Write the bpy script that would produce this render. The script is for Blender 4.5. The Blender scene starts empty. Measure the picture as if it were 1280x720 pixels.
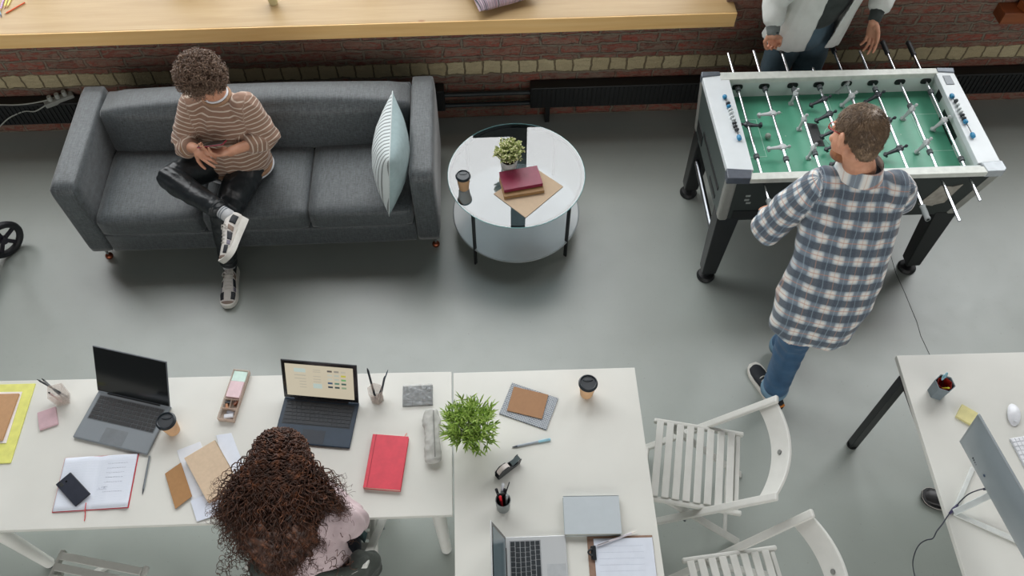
import bpy, bmesh, math, random
from mathutils import Vector, Matrix, Euler, noise
random.seed(7)
PI=math.pi
SC=bpy.context.scene
COL=SC.collection
V=Vector
# ---------------- camera ----------------
FPX=1047.0; PITCH=math.radians(56.6); YAW=math.radians(2.6); HC=4.2
def P(px,py,z):
    """world point at height z that the photograph shows at pixel (px,py)"""
    x=px-640; yd=py-360
    y=-yd*math.sin(PITCH)+FPX*math.cos(PITCH); zz=-yd*math.cos(PITCH)-FPX*math.sin(PITCH)
    t=(z-HC)/zz; X,Y=x*t,y*t
    return V((X*math.cos(YAW)+Y*math.sin(YAW),-X*math.sin(YAW)+Y*math.cos(YAW),z))
cam=bpy.data.cameras.new('camera'); camo=bpy.data.objects.new('camera',cam); COL.objects.link(camo)
camo.location=(0,0,HC); camo.rotation_euler=(math.radians(90)-PITCH,0,-YAW)
cam.sensor_width=36; cam.lens=36*FPX/1280; cam.clip_end=100; cam.clip_start=.05
SC.camera=camo
SC.view_settings.view_transform='Standard'; SC.view_settings.look='None'
SC.view_settings.gamma=1; SC.view_settings.use_curve_mapping=False; SC.view_settings.exposure=0

# ---------------- colours / materials ----------------
def lin(c):
    c=c/255.0
    return c/12.92 if c<=.04045 else ((c+.055)/1.055)**2.4
def rgb(r,g,b): return (lin(r),lin(g),lin(b),1)
class NT:
    def __init__(s,name):
        s.m=bpy.data.materials.new(name); s.m.use_nodes=True; s.t=s.m.node_tree
        s.b=s.t.nodes['Principled BSDF']
    def n(s,typ,**kw):
        nd=s.t.nodes.new(typ)
        for k,v in kw.items():
            if k.startswith('i_'): nd.inputs[k[2:].replace('_',' ')].default_value=v
            else: setattr(nd,k,v)
        return nd
    def l(s,a,b): s.t.links.new(a,b)
    def math(s,op,a,b=None,c=None,clamp=False):
        nd=s.t.nodes.new('ShaderNodeMath'); nd.operation=op; nd.use_clamp=clamp
        for i,x in enumerate((a,b,c)):
            if x is None: continue
            if isinstance(x,(int,float)): nd.inputs[i].default_value=x
            else: s.l(x,nd.inputs[i])
        return nd.outputs[0]
    def mix(s,fac,a,b,mode='MIX'):
        nd=s.t.nodes.new('ShaderNodeMix'); nd.data_type='RGBA'; nd.blend_type=mode
        for sock,x in ((nd.inputs[0],fac),(nd.inputs[6],a),(nd.inputs[7],b)):
            if isinstance(x,(int,float,tuple)): sock.default_value=x
            else: s.l(x,sock)
        return nd.outputs[2]
    def coord(s,kind='Object'): return s.n('ShaderNodeTexCoord').outputs[kind]
    def mapping(s,vec,scale=(1,1,1),rot=(0,0,0),loc=(0,0,0)):
        mp=s.n('ShaderNodeMapping'); mp.inputs['Scale'].default_value=scale; mp.inputs['Rotation'].default_value=rot; mp.inputs['Location'].default_value=loc
        s.l(vec,mp.inputs['Vector']); return mp.outputs[0]
    def noise(s,vec,scale=5,detail=3,rough=.5,dist=0):
        nd=s.n('ShaderNodeTexNoise'); nd.inputs['Scale'].default_value=scale; nd.inputs['Detail'].default_value=detail
        nd.inputs['Roughness'].default_value=rough; nd.inputs['Distortion'].default_value=dist
        if vec is not None: s.l(vec,nd.inputs['Vector'])
        return nd.outputs['Fac']
    def ramp(s,fac,stops):
        nd=s.n('ShaderNodeValToRGB'); cr=nd.color_ramp
        while len(cr.elements)<len(stops): cr.elements.new(.5)
        for e,(p,c) in zip(cr.elements,stops): e.position=p; e.color=c
        s.l(fac,nd.inputs[0]); return nd.outputs[0]
    def bump(s,h,strength=.3,dist=.01):
        nd=s.n('ShaderNodeBump'); nd.inputs['Strength'].default_value=strength; nd.inputs['Distance'].default_value=dist
        s.l(h,nd.inputs['Height']); s.l(nd.outputs[0],s.b.inputs['Normal'])
    def col(s,c):
        if isinstance(c,tuple): s.b.inputs['Base Color'].default_value=c
        else: s.l(c,s.b.inputs['Base Color'])
    def set(s,rough=None,metal=None,**kw):
        if rough is not None: s.b.inputs['Roughness'].default_value=rough
        if metal is not None: s.b.inputs['Metallic'].default_value=metal
        for k,v in kw.items(): s.b.inputs[k.replace('_',' ')].default_value=v
        return s
_mc={}
def mat(r,g,b,rough=.5,metal=0,var=.08,scale=30,bump=0,bscale=200,**kw):
    """simple surface with slight procedural variation"""
    key=(r,g,b,rough,metal,var,scale,bump,bscale,tuple(kw.items()))
    if key in _mc: return _mc[key]
    t=NT('surface_%d_%d_%d'%(r,g,b)); t.set(rough,metal,**kw)
    co=t.coord('Object')
    n=t.noise(co,scale,3)
    c=rgb(r,g,b); lo=tuple(x*(1-var) for x in c[:3])+(1,); hi=tuple(min(1,x*(1+var)) for x in c[:3])+(1,)
    t.col(t.ramp(n,[(.3,lo),(.7,hi)]))
    if bump: t.bump(t.noise(co,bscale,2),bump,.002)
    _mc[key]=t.m; return t.m

# ---------------- mesh building ----------------
def frame(d,up=V((0,0,1))):
    d=V(d).normalized(); up=V(up)
    x=up.cross(d)
    if x.length<1e-4: x=V((1,0,0)).cross(d)
    if x.length<1e-4: x=V((0,1,0)).cross(d)
    x.normalize(); y=d.cross(x).normalized()
    return x,y,d
class MB:
    def __init__(s): s.v=[]; s.f=[]; s.mi=[]
    def add(s,vs,fs,mi=0):
        o=len(s.v); s.v+= [V(x) for x in vs]; s.f+=[tuple(i+o for i in f) for f in fs]; s.mi+=[mi]*len(fs); return s
    def box(s,c,sz,R=None,mi=0,taper=1):
        c=V(c); hx,hy,hz=sz[0]/2,sz[1]/2,sz[2]/2
        vs=[V((x*hx*(taper if z>0 else 1),y*hy*(taper if z>0 else 1),z*hz)) for z in (-1,1) for y in (-1,1) for x in (-1,1)]
        if R is not None: vs=[R@v for v in vs]
        return s.add([c+v for v in vs],[(0,2,3,1),(4,5,7,6),(0,1,5,4),(2,6,7,3),(0,4,6,2),(1,3,7,5)],mi)
    def bar(s,a,b,w,h,up=(0,0,1),mi=0):
        a=V(a);b=V(b); x,y,d=frame(b-a,up)
        vs=[]
        for p in (a,b):
            for (i,j) in ((-1,-1),(1,-1),(1,1),(-1,1)): vs.append(p+x*i*w/2+y*j*h/2)
        return s.add(vs,[(3,2,1,0),(4,5,6,7),(0,1,5,4),(1,2,6,5),(2,3,7,6),(3,0,4,7)],mi)
    def prism(s,poly,z0,z1,M=None,mi=0):
        n=len(poly); vs=[V((x,y,z0)) for x,y in poly]+[V((x,y,z1)) for x,y in poly]
        if M is not None: vs=[M@v for v in vs]
        fs=[tuple(reversed(range(n))),tuple(range(n,2*n))]+[(i,(i+1)%n,n+(i+1)%n,n+i) for i in range(n)]
        return s.add(vs,fs,mi)
    def hexa(s,q0,q1,mi=0):
        """solid between two quads"""
        return s.add(list(q0)+list(q1),[(3,2,1,0),(4,5,6,7),(0,1,5,4),(1,2,6,5),(2,3,7,6),(3,0,4,7)],mi)
    def cyl(s,a,b,r,r2=None,n=20,mi=0,cap=True):
        a=V(a);b=V(b); r2=r if r2 is None else r2; x,y,d=frame(b-a)
        vs=[p+(x*math.cos(2*PI*i/n)+y*math.sin(2*PI*i/n))*q for p,q in ((a,r),(b,r2)) for i in range(n)]
        fs=[(i,(i+1)%n,n+(i+1)%n,n+i) for i in range(n)]
        if cap: fs+=[tuple(reversed(range(n))),tuple(range(n,2*n))]
        return s.add(vs,fs,mi)
    def tube(s,pts,r,n=8,mi=0,closed=False,cap=True):
        pts=[V(p) for p in pts]; m=len(pts); vs=[];fs=[]; px=None
        for k in range(m):
            a=pts[(k-1)%m] if (closed or k>0) else pts[k]; b=pts[(k+1)%m] if (closed or k<m-1) else pts[k]
            d=(b-a)
            if d.length<1e-9: d=V((0,0,1))
            d.normalize()
            if px is None: x,y,_=frame(d)
            else:
                x=px-d*px.dot(d)
                if x.length<1e-6: x,y,_=frame(d)
                x.normalize(); y=d.cross(x)
            px=x; rr=r[k] if isinstance(r,(list,tuple)) else r
            vs+=[pts[k]+(x*math.cos(2*PI*i/n)+y*math.sin(2*PI*i/n))*rr for i in range(n)]
        for k in range(m if closed else m-1):
            k2=(k+1)%m
            fs+=[(k*n+i,k*n+(i+1)%n,k2*n+(i+1)%n,k2*n+i) for i in range(n)]
        if cap and not closed: fs+=[tuple(reversed(range(n))),tuple(range((m-1)*n,m*n))]
        return s.add(vs,fs,mi)
    def lathe(s,c,prof,n=32,M=None,mi=0):
        c=V(c); vs=[];fs=[]
        for r,z in prof:
            for i in range(n):
                v=V((r*math.cos(2*PI*i/n),r*math.sin(2*PI*i/n),z))
                vs.append(c+(M@v if M is not None else v))
        for k in range(len(prof)-1): fs+=[(k*n+i,k*n+(i+1)%n,(k+1)*n+(i+1)%n,(k+1)*n+i) for i in range(n)]
        if prof[0][0]>1e-6: fs.append(tuple(reversed(range(n))))
        if prof[-1][0]>1e-6: fs.append(tuple(range((len(prof)-1)*n,len(prof)*n)))
        return s.add(vs,fs,mi)
    def ell(s,c,r,R=None,n=20,m=12,mi=0):
        c=V(c); vs=[];fs=[]
        if isinstance(r,(int,float)): r=(r,r,r)
        for j in range(1,m):
            t=PI*j/m
            for i in range(n):
                a=2*PI*i/n; v=V((r[0]*math.sin(t)*math.cos(a),r[1]*math.sin(t)*math.sin(a),-r[2]*math.cos(t)))
                vs.append(v)
        vs+= [V((0,0,-r[2])),V((0,0,r[2]))]
        if R is not None: vs=[R@v for v in vs]
        vs=[c+v for v in vs]; b=len(vs)-2;t_=len(vs)-1
        for j in range(m-2): fs+=[(j*n+i,j*n+(i+1)%n,(j+1)*n+(i+1)%n,(j+1)*n+i) for i in range(n)]
        fs+=[(b,(i+1)%n,i) for i in range(n)]+[(t_,(m-2)*n+i,(m-2)*n+(i+1)%n) for i in range(n)]
        return s.add(vs,fs,mi)
    def loft(s,secs,n=24,mi=0,round_ends=True):
        """secs: (center, lateral vec, a, depth vec, b); closed, rounded ends"""
        if round_ends:
            out=[]
            for idx,sg in ((0,1),(-1,-1)):
                c,x,a,y,b=secs[idx]; c2=V(secs[idx+sg][0]); d=(V(c)-c2).normalized(); r=min(a,b)
                caps=[]
                for t in (35,65,85):
                    q=math.cos(math.radians(t)); caps.append((V(c)+d*r*.7*math.sin(math.radians(t)),x,a*q,y,b*q))
                out.append(caps)
            secs=list(reversed(out[0]))+list(secs)+out[1]
        vs=[];fs=[];m=len(secs)
        for c,x,a,y,b in secs:
            x=V(x).normalized(); y=V(y).normalized()
            vs+=[V(c)+x*a*math.cos(2*PI*i/n)+y*b*math.sin(2*PI*i/n) for i in range(n)]
        for k in range(m-1): fs+=[(k*n+i,k*n+(i+1)%n,(k+1)*n+(i+1)%n,(k+1)*n+i) for i in range(n)]
        fs+=[tuple(reversed(range(n))),tuple(range((m-1)*n,m*n))]
        return s.add(vs,fs,mi)
    def limb(s,pts,rs,n=18,mi=0,flat=1,up=(0,0,1)):
        """tapered limb through joints, rounded ends"""
        pts=[V(p) for p in pts]
        P2=[];R2=[]
        for k in range(len(pts)-1):
            for t in (0,.25,.5,.75):
                P2.append(pts[k].lerp(pts[k+1],t)); R2.append(rs[k]*(1-t)+rs[k+1]*t)
        P2.append(pts[-1]);R2.append(rs[-1])
        d0=(P2[0]-P2[1]).normalized(); d1=(P2[-1]-P2[-2]).normalized()
        A=[];B=[]
        for t in (80,55,28):
            q=math.cos(math.radians(t)); z=math.sin(math.radians(t))
            A.append((P2[0]+d0*R2[0]*z,R2[0]*q))
        for t in (28,55,80):
            q=math.cos(math.radians(t)); z=math.sin(math.radians(t))
            B.append((P2[-1]+d1*R2[-1]*z,R2[-1]*q))
        allp=A+list(zip(P2,R2))+B
        s.tube([a for a,_ in allp],[b for _,b in allp],n=n,mi=mi); return s
    def quadgrid(s,fn,nu,nv,mi=0):
        vs=[fn(i/nu,j/nv) for j in range(nv+1) for i in range(nu+1)]
        fs=[(j*(nu+1)+i,j*(nu+1)+i+1,(j+1)*(nu+1)+i+1,(j+1)*(nu+1)+i) for j in range(nv) for i in range(nu)]
        return s.add(vs,fs,mi)
def smooth_path(pts,n=8):
    pts=[V(p) for p in pts]; out=[]
    for k in range(len(pts)-1):
        p0=pts[max(k-1,0)];p1=pts[k];p2=pts[k+1];p3=pts[min(k+2,len(pts)-1)]
        for i in range(n):
            t=i/n
            out.append(.5*((2*p1)+(p2-p0)*t+(2*p0-5*p1+4*p2-p3)*t*t+(3*p1-p0-3*p2+p3)*t*t*t))
    out.append(pts[-1]); return out
WM={}
def link(o): COL.objects.link(o); return o
def reg(o,parent=None):
    M=o.matrix_basis.copy()
    if parent is not None: o.parent=parent; M=WM[parent.name]@M
    WM[o.name]=M
def finish(name,mesh,m,parent,smooth,bevel,subsurf,tagd=None,auto=None):
    mats=m if isinstance(m,(list,tuple)) else [m]
    for x in mats: mesh.materials.append(x)
    if smooth: mesh.polygons.foreach_set('use_smooth',[True]*len(mesh.polygons))
    o=bpy.data.objects.new(name,mesh); link(o); reg(o,parent)
    if bevel:
        b=o.modifiers.new('bevel','BEVEL'); b.width=bevel; b.segments=2; b.limit_method='ANGLE'; b.angle_limit=math.radians(40); b.harden_normals=False
    if subsurf:
        q=o.modifiers.new('subsurf','SUBSURF'); q.levels=subsurf; q.render_levels=subsurf
    if smooth=='auto' or auto:
        try: mesh.set_sharp_from_angle(angle=math.radians(auto or 40))
        except Exception: pass
    return o
def obj(name,mb,m,parent=None,smooth=False,bevel=0,subsurf=0,world=False,loc=None,auto=None):
    """link a builder as ONE mesh object. world=True: coordinates are world ones"""
    mesh=bpy.data.meshes.new(name); vs=mb.v
    if world and parent is not None:
        I=WM[parent.name].inverted(); vs=[I@v for v in vs]
    origin=None
    if parent is None:
        if loc is None:
            n=len(vs); xs=[v.x for v in vs];ys=[v.y for v in vs];zs=[v.z for v in vs]
            loc=V(((min(xs)+max(xs))/2,(min(ys)+max(ys))/2,min(zs)))
        loc=V(loc); vs=[v-loc for v in vs]
    mesh.from_pydata([tuple(v) for v in vs],[],mb.f); 
    if max(mb.mi,default=0)>0: mesh.polygons.foreach_set('material_index',mb.mi)
    bm=bmesh.new(); bm.from_mesh(mesh); bmesh.ops.recalc_face_normals(bm,faces=bm.faces); bm.to_mesh(mesh); bm.free()
    o=finish(name,mesh,m,parent,smooth,bevel,subsurf,auto=auto)
    if parent is None: o.location=loc; WM[o.name]=Matrix.Translation(loc)
    return o
def thing(name,label,cat,loc=(0,0,0),rotz=0,group=None):
    o=bpy.data.objects.new(name,None); o.empty_display_size=.05; link(o)
    o.location=loc; o.rotation_euler=(0,0,rotz); o['label']=label; o['category']=cat
    if group: o['group']=group
    WM[o.name]=Matrix.Translation(V(loc))@Matrix.Rotation(rotz,4,'Z'); return o
def tag(o,label,cat,group=None,kind=None):
    o['label']=label; o['category']=cat
    if group: o['group']=group
    if kind: o['kind']=kind
    return o
def struct(name,mb,m,**kw):
    o=obj(name,mb,m,**kw); o['kind']='structure'; return o
def dup(root,loc,rotz,label,group=None):
    r=root.copy(); link(r); r.location=loc; r.rotation_euler=(0,0,rotz); r['label']=label
    if group: r['group']=group
    WM[r.name]=Matrix.Translation(V(loc))@Matrix.Rotation(rotz,4,'Z')
    for ch in list(root.children):
        c=ch.copy(); link(c); c.parent=r; WM[c.name]=WM[r.name]@c.matrix_basis
        for g in ch.children:
            d=g.copy(); link(d); d.parent=c
    return r
def rectpx(A,B,D,z):
    """A front-left, B front-right, D back-left pixels at height z -> centre, w, d, rotz"""
    a=P(*A,z);b=P(*B,z);d=P(*D,z); w=(b-a).length; ang=math.atan2((b-a).y,(b-a).x)
    n=V((-math.sin(ang),math.cos(ang),0)); dd=(d-a).dot(n)
    c=(a+b)/2+n*dd/2; return c,w,abs(dd),ang
def blob(mb,voxel,smooth_it=3,fac=.5):
    """fuse overlapping closed pieces into ONE continuous surface (mesh data)"""
    me=bpy.data.meshes.new('tmp'); me.from_pydata([tuple(v) for v in mb.v],[],mb.f)
    bm=bmesh.new(); bm.from_mesh(me); bmesh.ops.recalc_face_normals(bm,faces=bm.faces); bm.to_mesh(me); bm.free()
    o=bpy.data.objects.new('tmp',me); link(o)
    r=o.modifiers.new('r','REMESH'); r.mode='VOXEL'; r.voxel_size=voxel; r.adaptivity=0
    if smooth_it:
        q=o.modifiers.new('s','SMOOTH'); q.factor=fac; q.iterations=smooth_it
    dg=bpy.context.evaluated_depsgraph_get(); dg.update()
    out=bpy.data.meshes.new_from_object(o.evaluated_get(dg))
    bpy.data.objects.remove(o,do_unlink=True); bpy.data.meshes.remove(me)
    return out
def blobobj(name,mb,m,parent,voxel=.006,it=3,wrinkle=0,wscale=14,fab=None,disp=None,fac=.5,cutz=None):
    me=blob(mb,voxel,it,fac)
    I=WM[parent.name].inverted()
    if wrinkle or disp:
        no=[v.normal.copy() for v in me.vertices]
        for v,nn in zip(me.vertices,no):
            w=0
            if wrinkle:
                p=v.co
                q=V((p.x*wscale,p.y*wscale,p.z*wscale*.6))
                a=noise.noise(q+V((3,1,7)))
                w=wrinkle*(1-abs(a)*2.6)+wrinkle*.4*noise.noise(q*2.3)
            if disp: w+=disp(v.co,nn)
            v.co+=nn*w
    if fab:
        at=me.attributes.new('fab','FLOAT_VECTOR','POINT')
        dat=[]
        for v in me.vertices: dat+=fabcoord(v.co,fab)
        at.data.foreach_set('vector',dat)
    me.transform(I); me.name=name
    return finish(name,me,m,parent,True,0,0)
def fabcoord(p,bones):
    best=None
    for i,(a,b,lat,off,mode) in enumerate(bones):
        ab=b-a; t=(p-a).dot(ab)/ab.length_squared; tc=min(1,max(0,t)); q=a+ab*tc; dd=(p-q).length-off
        if best is None or dd<best[0]: best=(dd,i,t,q)
    _,i,t,q=best; a,b,lat,off,mode=bones[i]; d=(b-a).normalized()
    x=(lat-d*lat.dot(d)).normalized(); y=d.cross(x); r=p-q
    if mode=='flat': u=(p-a).dot(x)
    else: u=math.atan2(r.dot(y),r.dot(x))*off*1.15
    return [u+i*.013,(p-a).dot(d),float(i)]
# ================= materials of the room =================
def m_floor():
    t=NT('painted_concrete'); co=t.coord('Object')
    a=t.noise(co,.8,4,.6); b=t.noise(co,9,6,.65); sp=t.noise(co,60,2,.5)
    base=t.ramp(a,[(.3,rgb(146,153,147)),(.7,rgb(160,167,161))])
    c=t.mix(t.math('MULTIPLY',t.ramp(b,[(.55,(0,0,0,1)),(.8,(1,1,1,1))]),.16),base,rgb(132,137,129))
    c=t.mix(t.math('MULTIPLY',t.ramp(sp,[(.70,(0,0,0,1)),(.76,(1,1,1,1))]),.35),c,rgb(112,114,106))
    t.col(c); t.set(.36); t.b.inputs['IOR'].default_value=1.75
    t.l(t.math('ADD',t.math('MULTIPLY',b,.16),.30),t.b.inputs['Roughness'])
    t.bump(t.noise(co,7,5),.10,.01); return t.m
def m_brick(zr0,zr1):
    t=NT('old_brick'); co=t.coord('Object'); sx=t.n('ShaderNodeSeparateXYZ'); t.l(co,sx.inputs[0])
    wob=t.noise(co,9,5,.7); wob2=t.math('MULTIPLY',t.math('SUBTRACT',wob,.5),.060)
    z=t.math('ADD',sx.outputs[2],wob2); cx=t.n('ShaderNodeCombineXYZ')
    t.l(t.math('ADD',sx.outputs[0],wob2),cx.inputs[0]); t.l(z,cx.inputs[1])
    def brick(w,h,off,c1,c2,mo,ms):
        b=t.n('ShaderNodeTexBrick'); t.l(cx.outputs[0],b.inputs['Vector']); b.inputs['Scale'].default_value=1
        b.inputs['Brick Width'].default_value=w; b.inputs['Row Height'].default_value=h; b.inputs['Mortar Size'].default_value=ms
        b.inputs['Color1'].default_value=c1; b.inputs['Color2'].default_value=c2; b.inputs['Mortar'].default_value=mo
        b.inputs['Mortar Smooth'].default_value=.6; b.offset=off; b.inputs['Bias'].default_value=0; return b
    b1=brick(.25,.076,.5,rgb(158,82,68),rgb(126,80,68),rgb(136,124,108),.011)
    b2=brick(.118,(zr1-zr0),0,rgb(210,196,158),rgb(194,178,140),rgb(130,116,90),.007)
    # shift of the pale course so that one row falls exactly into it
    inrow=t.math('MULTIPLY',t.math('GREATER_THAN',z,zr0),t.math('LESS_THAN',z,zr1))
    cx2=t.n('ShaderNodeCombineXYZ'); t.l(t.math('ADD',sx.outputs[0],t.math('MULTIPLY',wob2,.6)),cx2.inputs[0]); t.l(t.math('SUBTRACT',z,zr0),cx2.inputs[1])
    t.l(cx2.outputs[0],b2.inputs['Vector'])
    n1=t.noise(co,26,5,.7,.6); n2=t.noise(co,3.2,4,.6); st=t.mapping(co,(1,1,3.2)); n3=t.noise(st,11,5,.7,1.6)
    plaster=t.ramp(n3,[(.42,(0,0,0,1)),(.54,(1,1,1,1))])
    c1=t.mix(t.math('MULTIPLY',plaster,.72),b1.outputs[0],rgb(138,128,112))
    c1=t.mix(t.ramp(n1,[(.28,(.75,.75,.75,1)),(.46,(0,0,0,1))]),c1,rgb(62,46,40))
    c1=t.mix(t.math('MULTIPLY',t.ramp(n2,[(.45,(0,0,0,1)),(.65,(1,1,1,1))]),.35),c1,rgb(150,92,74))
    c2=t.mix(t.math('MULTIPLY',n1,.35),b2.outputs[0],rgb(130,118,92))
    t.col(t.mix(inrow,c1,c2)); t.set(.9)
    h=t.math('ADD',t.math('MULTIPLY',t.mix(inrow,b1.outputs[1],b2.outputs[1]),-1),t.math('MULTIPLY',n1,.8))
    h=t.math('ADD',h,t.math('MULTIPLY',n3,.9))
    t.bump(h,.9,.02); return t.m
def m_wood(lo,hi,knot,scale=1.0,ringdir='X',rough=.45):
    t=NT('plank_wood'); co=t.coord('Object')
    mp=t.mapping(co,(.55*scale,9*scale,9*scale) if ringdir=='X' else (9*scale,.55*scale,9*scale))
    g=t.noise(mp,2.2,5,.6,.5); g2=t.noise(mp,9,3,.6)
    base=t.ramp(g,[(.3,lo),(.7,hi)]); base=t.mix(t.math('MULTIPLY',g2,.18),base,knot)
    vo=t.n('ShaderNodeTexVoronoi'); vo.inputs['Scale'].default_value=2.6; t.l(t.mapping(co,(1,2.2,2.2)),vo.inputs['Vector'])
    kn=t.ramp(vo.outputs['Distance'],[(.035,(1,1,1,1)),(.075,(0,0,0,1))])
    base=t.mix(t.math('MULTIPLY',kn,.75),base,knot)
    t.col(base); t.set(rough); t.bump(g2,.08,.003); return t.m
M={}
M['floor']=m_floor(); M['brick']=m_brick(.385,.495)
M['sill']=m_wood(rgb(170,142,96),rgb(186,160,116),rgb(150,98,48))
M['sill_dark']=m_wood(rgb(120,62,30),rgb(150,84,42),rgb(70,34,16))
M['frame']=mat(70,76,80,.5)
M['black']=mat(22,24,25,.5); M['blackm']=mat(26,28,29,.32); M['pipe']=mat(40,48,50,.4)
M['chrome']=mat(205,207,210,.13,1,.03); M['steel']=mat(150,154,158,.28,1,.05)
M['white']=mat(236,237,234,.42,0,.02,8); M['whitep']=mat(228,228,222,.4,0,.03,12)
# ================= floor, wall, window niche =================
WY=4.2; XL,XR=-7.0,7.0; ZT=6.6; NX0,NX1=-4.6,1.50; SB,ST=.80,.90; NY=4.78; WT=6.2; RZ0=1.3; RX0,RX1=2.3,6.5
f=MB(); f.box((0,.15,-.05),(14,10.3,.1)); fo=struct('floor',f,M['floor'],loc=(0,0,0))
# thin settlement crack and a few chips in the floor (real thin grooves filled with dirt)
cr=MB(); pts=[P(*p,.0004) for p in ((1106,292),(1113,318),(1120,342),(1131,366),(1140,388),(1146,402),(1151,420),(1161,441),(1172,470))]
for a,b in zip(pts,pts[1:]): cr.bar(a,b,.0032,.0008)
struct('floor_crack',cr,mat(48,50,47,.9))
w=MB()
w.box(((XL+NX0)/2,WY+.4,ZT/2),(NX0-XL,.8,ZT)); 
w.box(((NX0+NX1)/2,WY+.4,SB/2),(NX1-NX0,.8,SB))
w.box(((NX0+NX1)/2,WY+.4,(WT+ZT)/2),(NX1-NX0,.8,ZT-WT))
w.box(((NX1+RX0)/2,WY+.4,ZT/2),(RX0-NX1,.8,ZT))
w.box(((RX1+XR)/2,WY+.4,ZT/2),(XR-RX1,.8,ZT))
w.box(((RX0+RX1)/2,WY+.4,RZ0/2),(RX1-RX0,.8,RZ0)); w.box(((RX0+RX1)/2,WY+.4,(WT+ZT)/2),(RX1-RX0,.8,ZT-WT))
struct('wall_back',w,M['brick'],loc=(0,0,0))
s=MB(); s.box(((NX0+1.545)/2,(4.10+NY)/2,.85),(1.545-NX0,NY-4.10,.1))
so=struct('trim_1',s,M['sill'],bevel=.004)
M['sill_edge']=m_wood(rgb(236,192,124),rgb(246,208,144),rgb(150,98,48))  # golden wood, lightened beyond its own tone to stand in for front light
e=MB(); e.box(((NX0+1.545)/2,4.0955,.85),(1.545-NX0,.009,.1)); obj('edge_strip',e,M['sill_edge'],so,world=True,bevel=.002)  # thin board added to carry the lightened front colour
s=MB(); s.box(((3.215+4.9)/2,4.15,.795),(4.9-3.215,.12,.08)); s.box((3.40,4.145,.86),(.16,.09,.05),Matrix.Rotation(.35,3,'Z'))
struct('trim_2',s,M['sill_dark'],bevel=.004)
# window: steel frame and panes
fr=MB(); x0,x1=NX0,NX1
xs=[-3.86,-2.55,-1.25,.05,1.46]
FX=P(648,200,.5)
def frbar(cx,cz,sx,sz): fr.box((cx,NY-.04,cz),(sx,.06,sz))
XM=.27
xs=[-4.57,-3.8,-2.9,-1.8,-.72,XM,1.47]
for x in xs: frbar(x,(ST+WT)/2,.07 if x!=XM else .13,WT-ST)
for z in (.94,3.4,6.17): frbar((x0+x1)/2,z,x1-x0,.07)
frbar((x0+x1)/2,1.62,x1-x0,.05)
fr.box(((XM-.10)/2,NY-.04,(.94+1.75)/2),(XM+.10,.05,1.75-.94))
wn=struct('window_1',fr,M['frame'])
fr2=MB()
for x in (RX0+.03,(RX0+RX1)/2,RX1-.03): fr2.box((x,NY-.04,(RZ0+WT)/2),(.07,.06,WT-RZ0))
for z in (RZ0+.03,3.4,WT-.03): fr2.box(((RX0+RX1)/2,NY-.04,z),(RX1-RX0,.06,.07))
wn2=struct('window_2',fr2,M['frame'])
gl=NT('window_glass'); 
for nd in list(gl.t.nodes):
    if nd.type=='BSDF_PRINCIPLED': gl.t.nodes.remove(nd)
tr=gl.n('ShaderNodeBsdfTransparent'); go=gl.n('ShaderNodeBsdfGlossy'); go.inputs['Roughness'].default_value=.02
mx=gl.n('ShaderNodeMixShader'); mx.inputs[0].default_value=.05; gl.l(tr.outputs[0],mx.inputs[1]); gl.l(go.outputs[0],mx.inputs[2])
gl.l(mx.outputs[0],gl.t.nodes['Material Output'].inputs[0]); M['pane']=gl.m
g=MB(); g.box(((x0+x1)/2,NY-.03,(ST+WT)/2),(x1-x0-.1,.006,WT-ST-.1)); go=obj('window_pane',g,M['pane'],wn,world=True)
g=MB(); g.box(((RX0+RX1)/2,NY-.03,(RZ0+WT)/2),(RX1-RX0-.1,.006,WT-RZ0-.1)); obj('window_pane',g,M['pane'],wn2,world=True)
# unseen opposite wall, its windows added for the rear fill lamp
w=MB(); w.box((0,-4.8,.45),(14,.4,.9)); w.box((0,-4.8,6.0),(14,.4,1.2))
for xa_,xb_ in ((-7,-6),(6,7)): w.box(((xa_+xb_)/2,-4.8,3.15),(xb_-xa_,.4,4.5))
struct('wall_front',w,M['brick'],loc=(0,0,0))
fr3=MB()
for k in range(9): fr3.box((-5.97+k*1.4925,-4.8,3.15),(.07,.06,4.5))
for z_ in (.935,3.2,5.365): fr3.box((0,-4.8,z_),(12,.06,.07))
wn3=struct('window_3',fr3,M['frame']); g=MB(); g.box((0,-4.82,3.15),(11.9,.006,4.4)); obj('window_pane',g,M['pane'],wn3,world=True)
# ================= low convector heaters and pipes =================
def heater(xa,xb,label):
    t=thing('convector_heater',label,'heater',((xa+xb)/2,4.13,0),group=None)
    b=MB(); b.box(((xa+xb)/2,4.150,.24),(xb-xa,.08,.18)); obj('casing',b,M['black'],t,world=True,bevel=.006)
    b=MB(); n=int((xb-xa)/.03)
    for i in range(n): b.box((xa+.02+i*(xb-xa-.04)/(n-1),4.107,.24),(.004,.008,.15))
    obj('fins',b,M['black'],t,world=True)
    for x in (xa+.12,xb-.12):
        b=MB(); b.box((x,4.15,.076),(.03,.05,.152)); obj('bracket',b,M['black'],t,world=True)
xa=P(662,118,.2).x; xb=P(560,118,.2).x
heater(xa,5.2,'long black low heater along the brick wall, between coffee table and right edge')
heater(-5.2,xb-.02,'long black low heater along the brick wall behind the grey sofa')
for z,l in ((.26,'upper of two dark heating pipes between the two black wall heaters'),(.165,'lower of two dark heating pipes between the two black wall heaters')):
    b=MB(); b.cyl((xb-.06,4.15,z),(xa+.04,4.15,z),.016,n=14); tag(obj('heating_pipe',b,M['pipe'],smooth=True,auto=40),l,'pipe','heating pipes on the brick wall')
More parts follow.
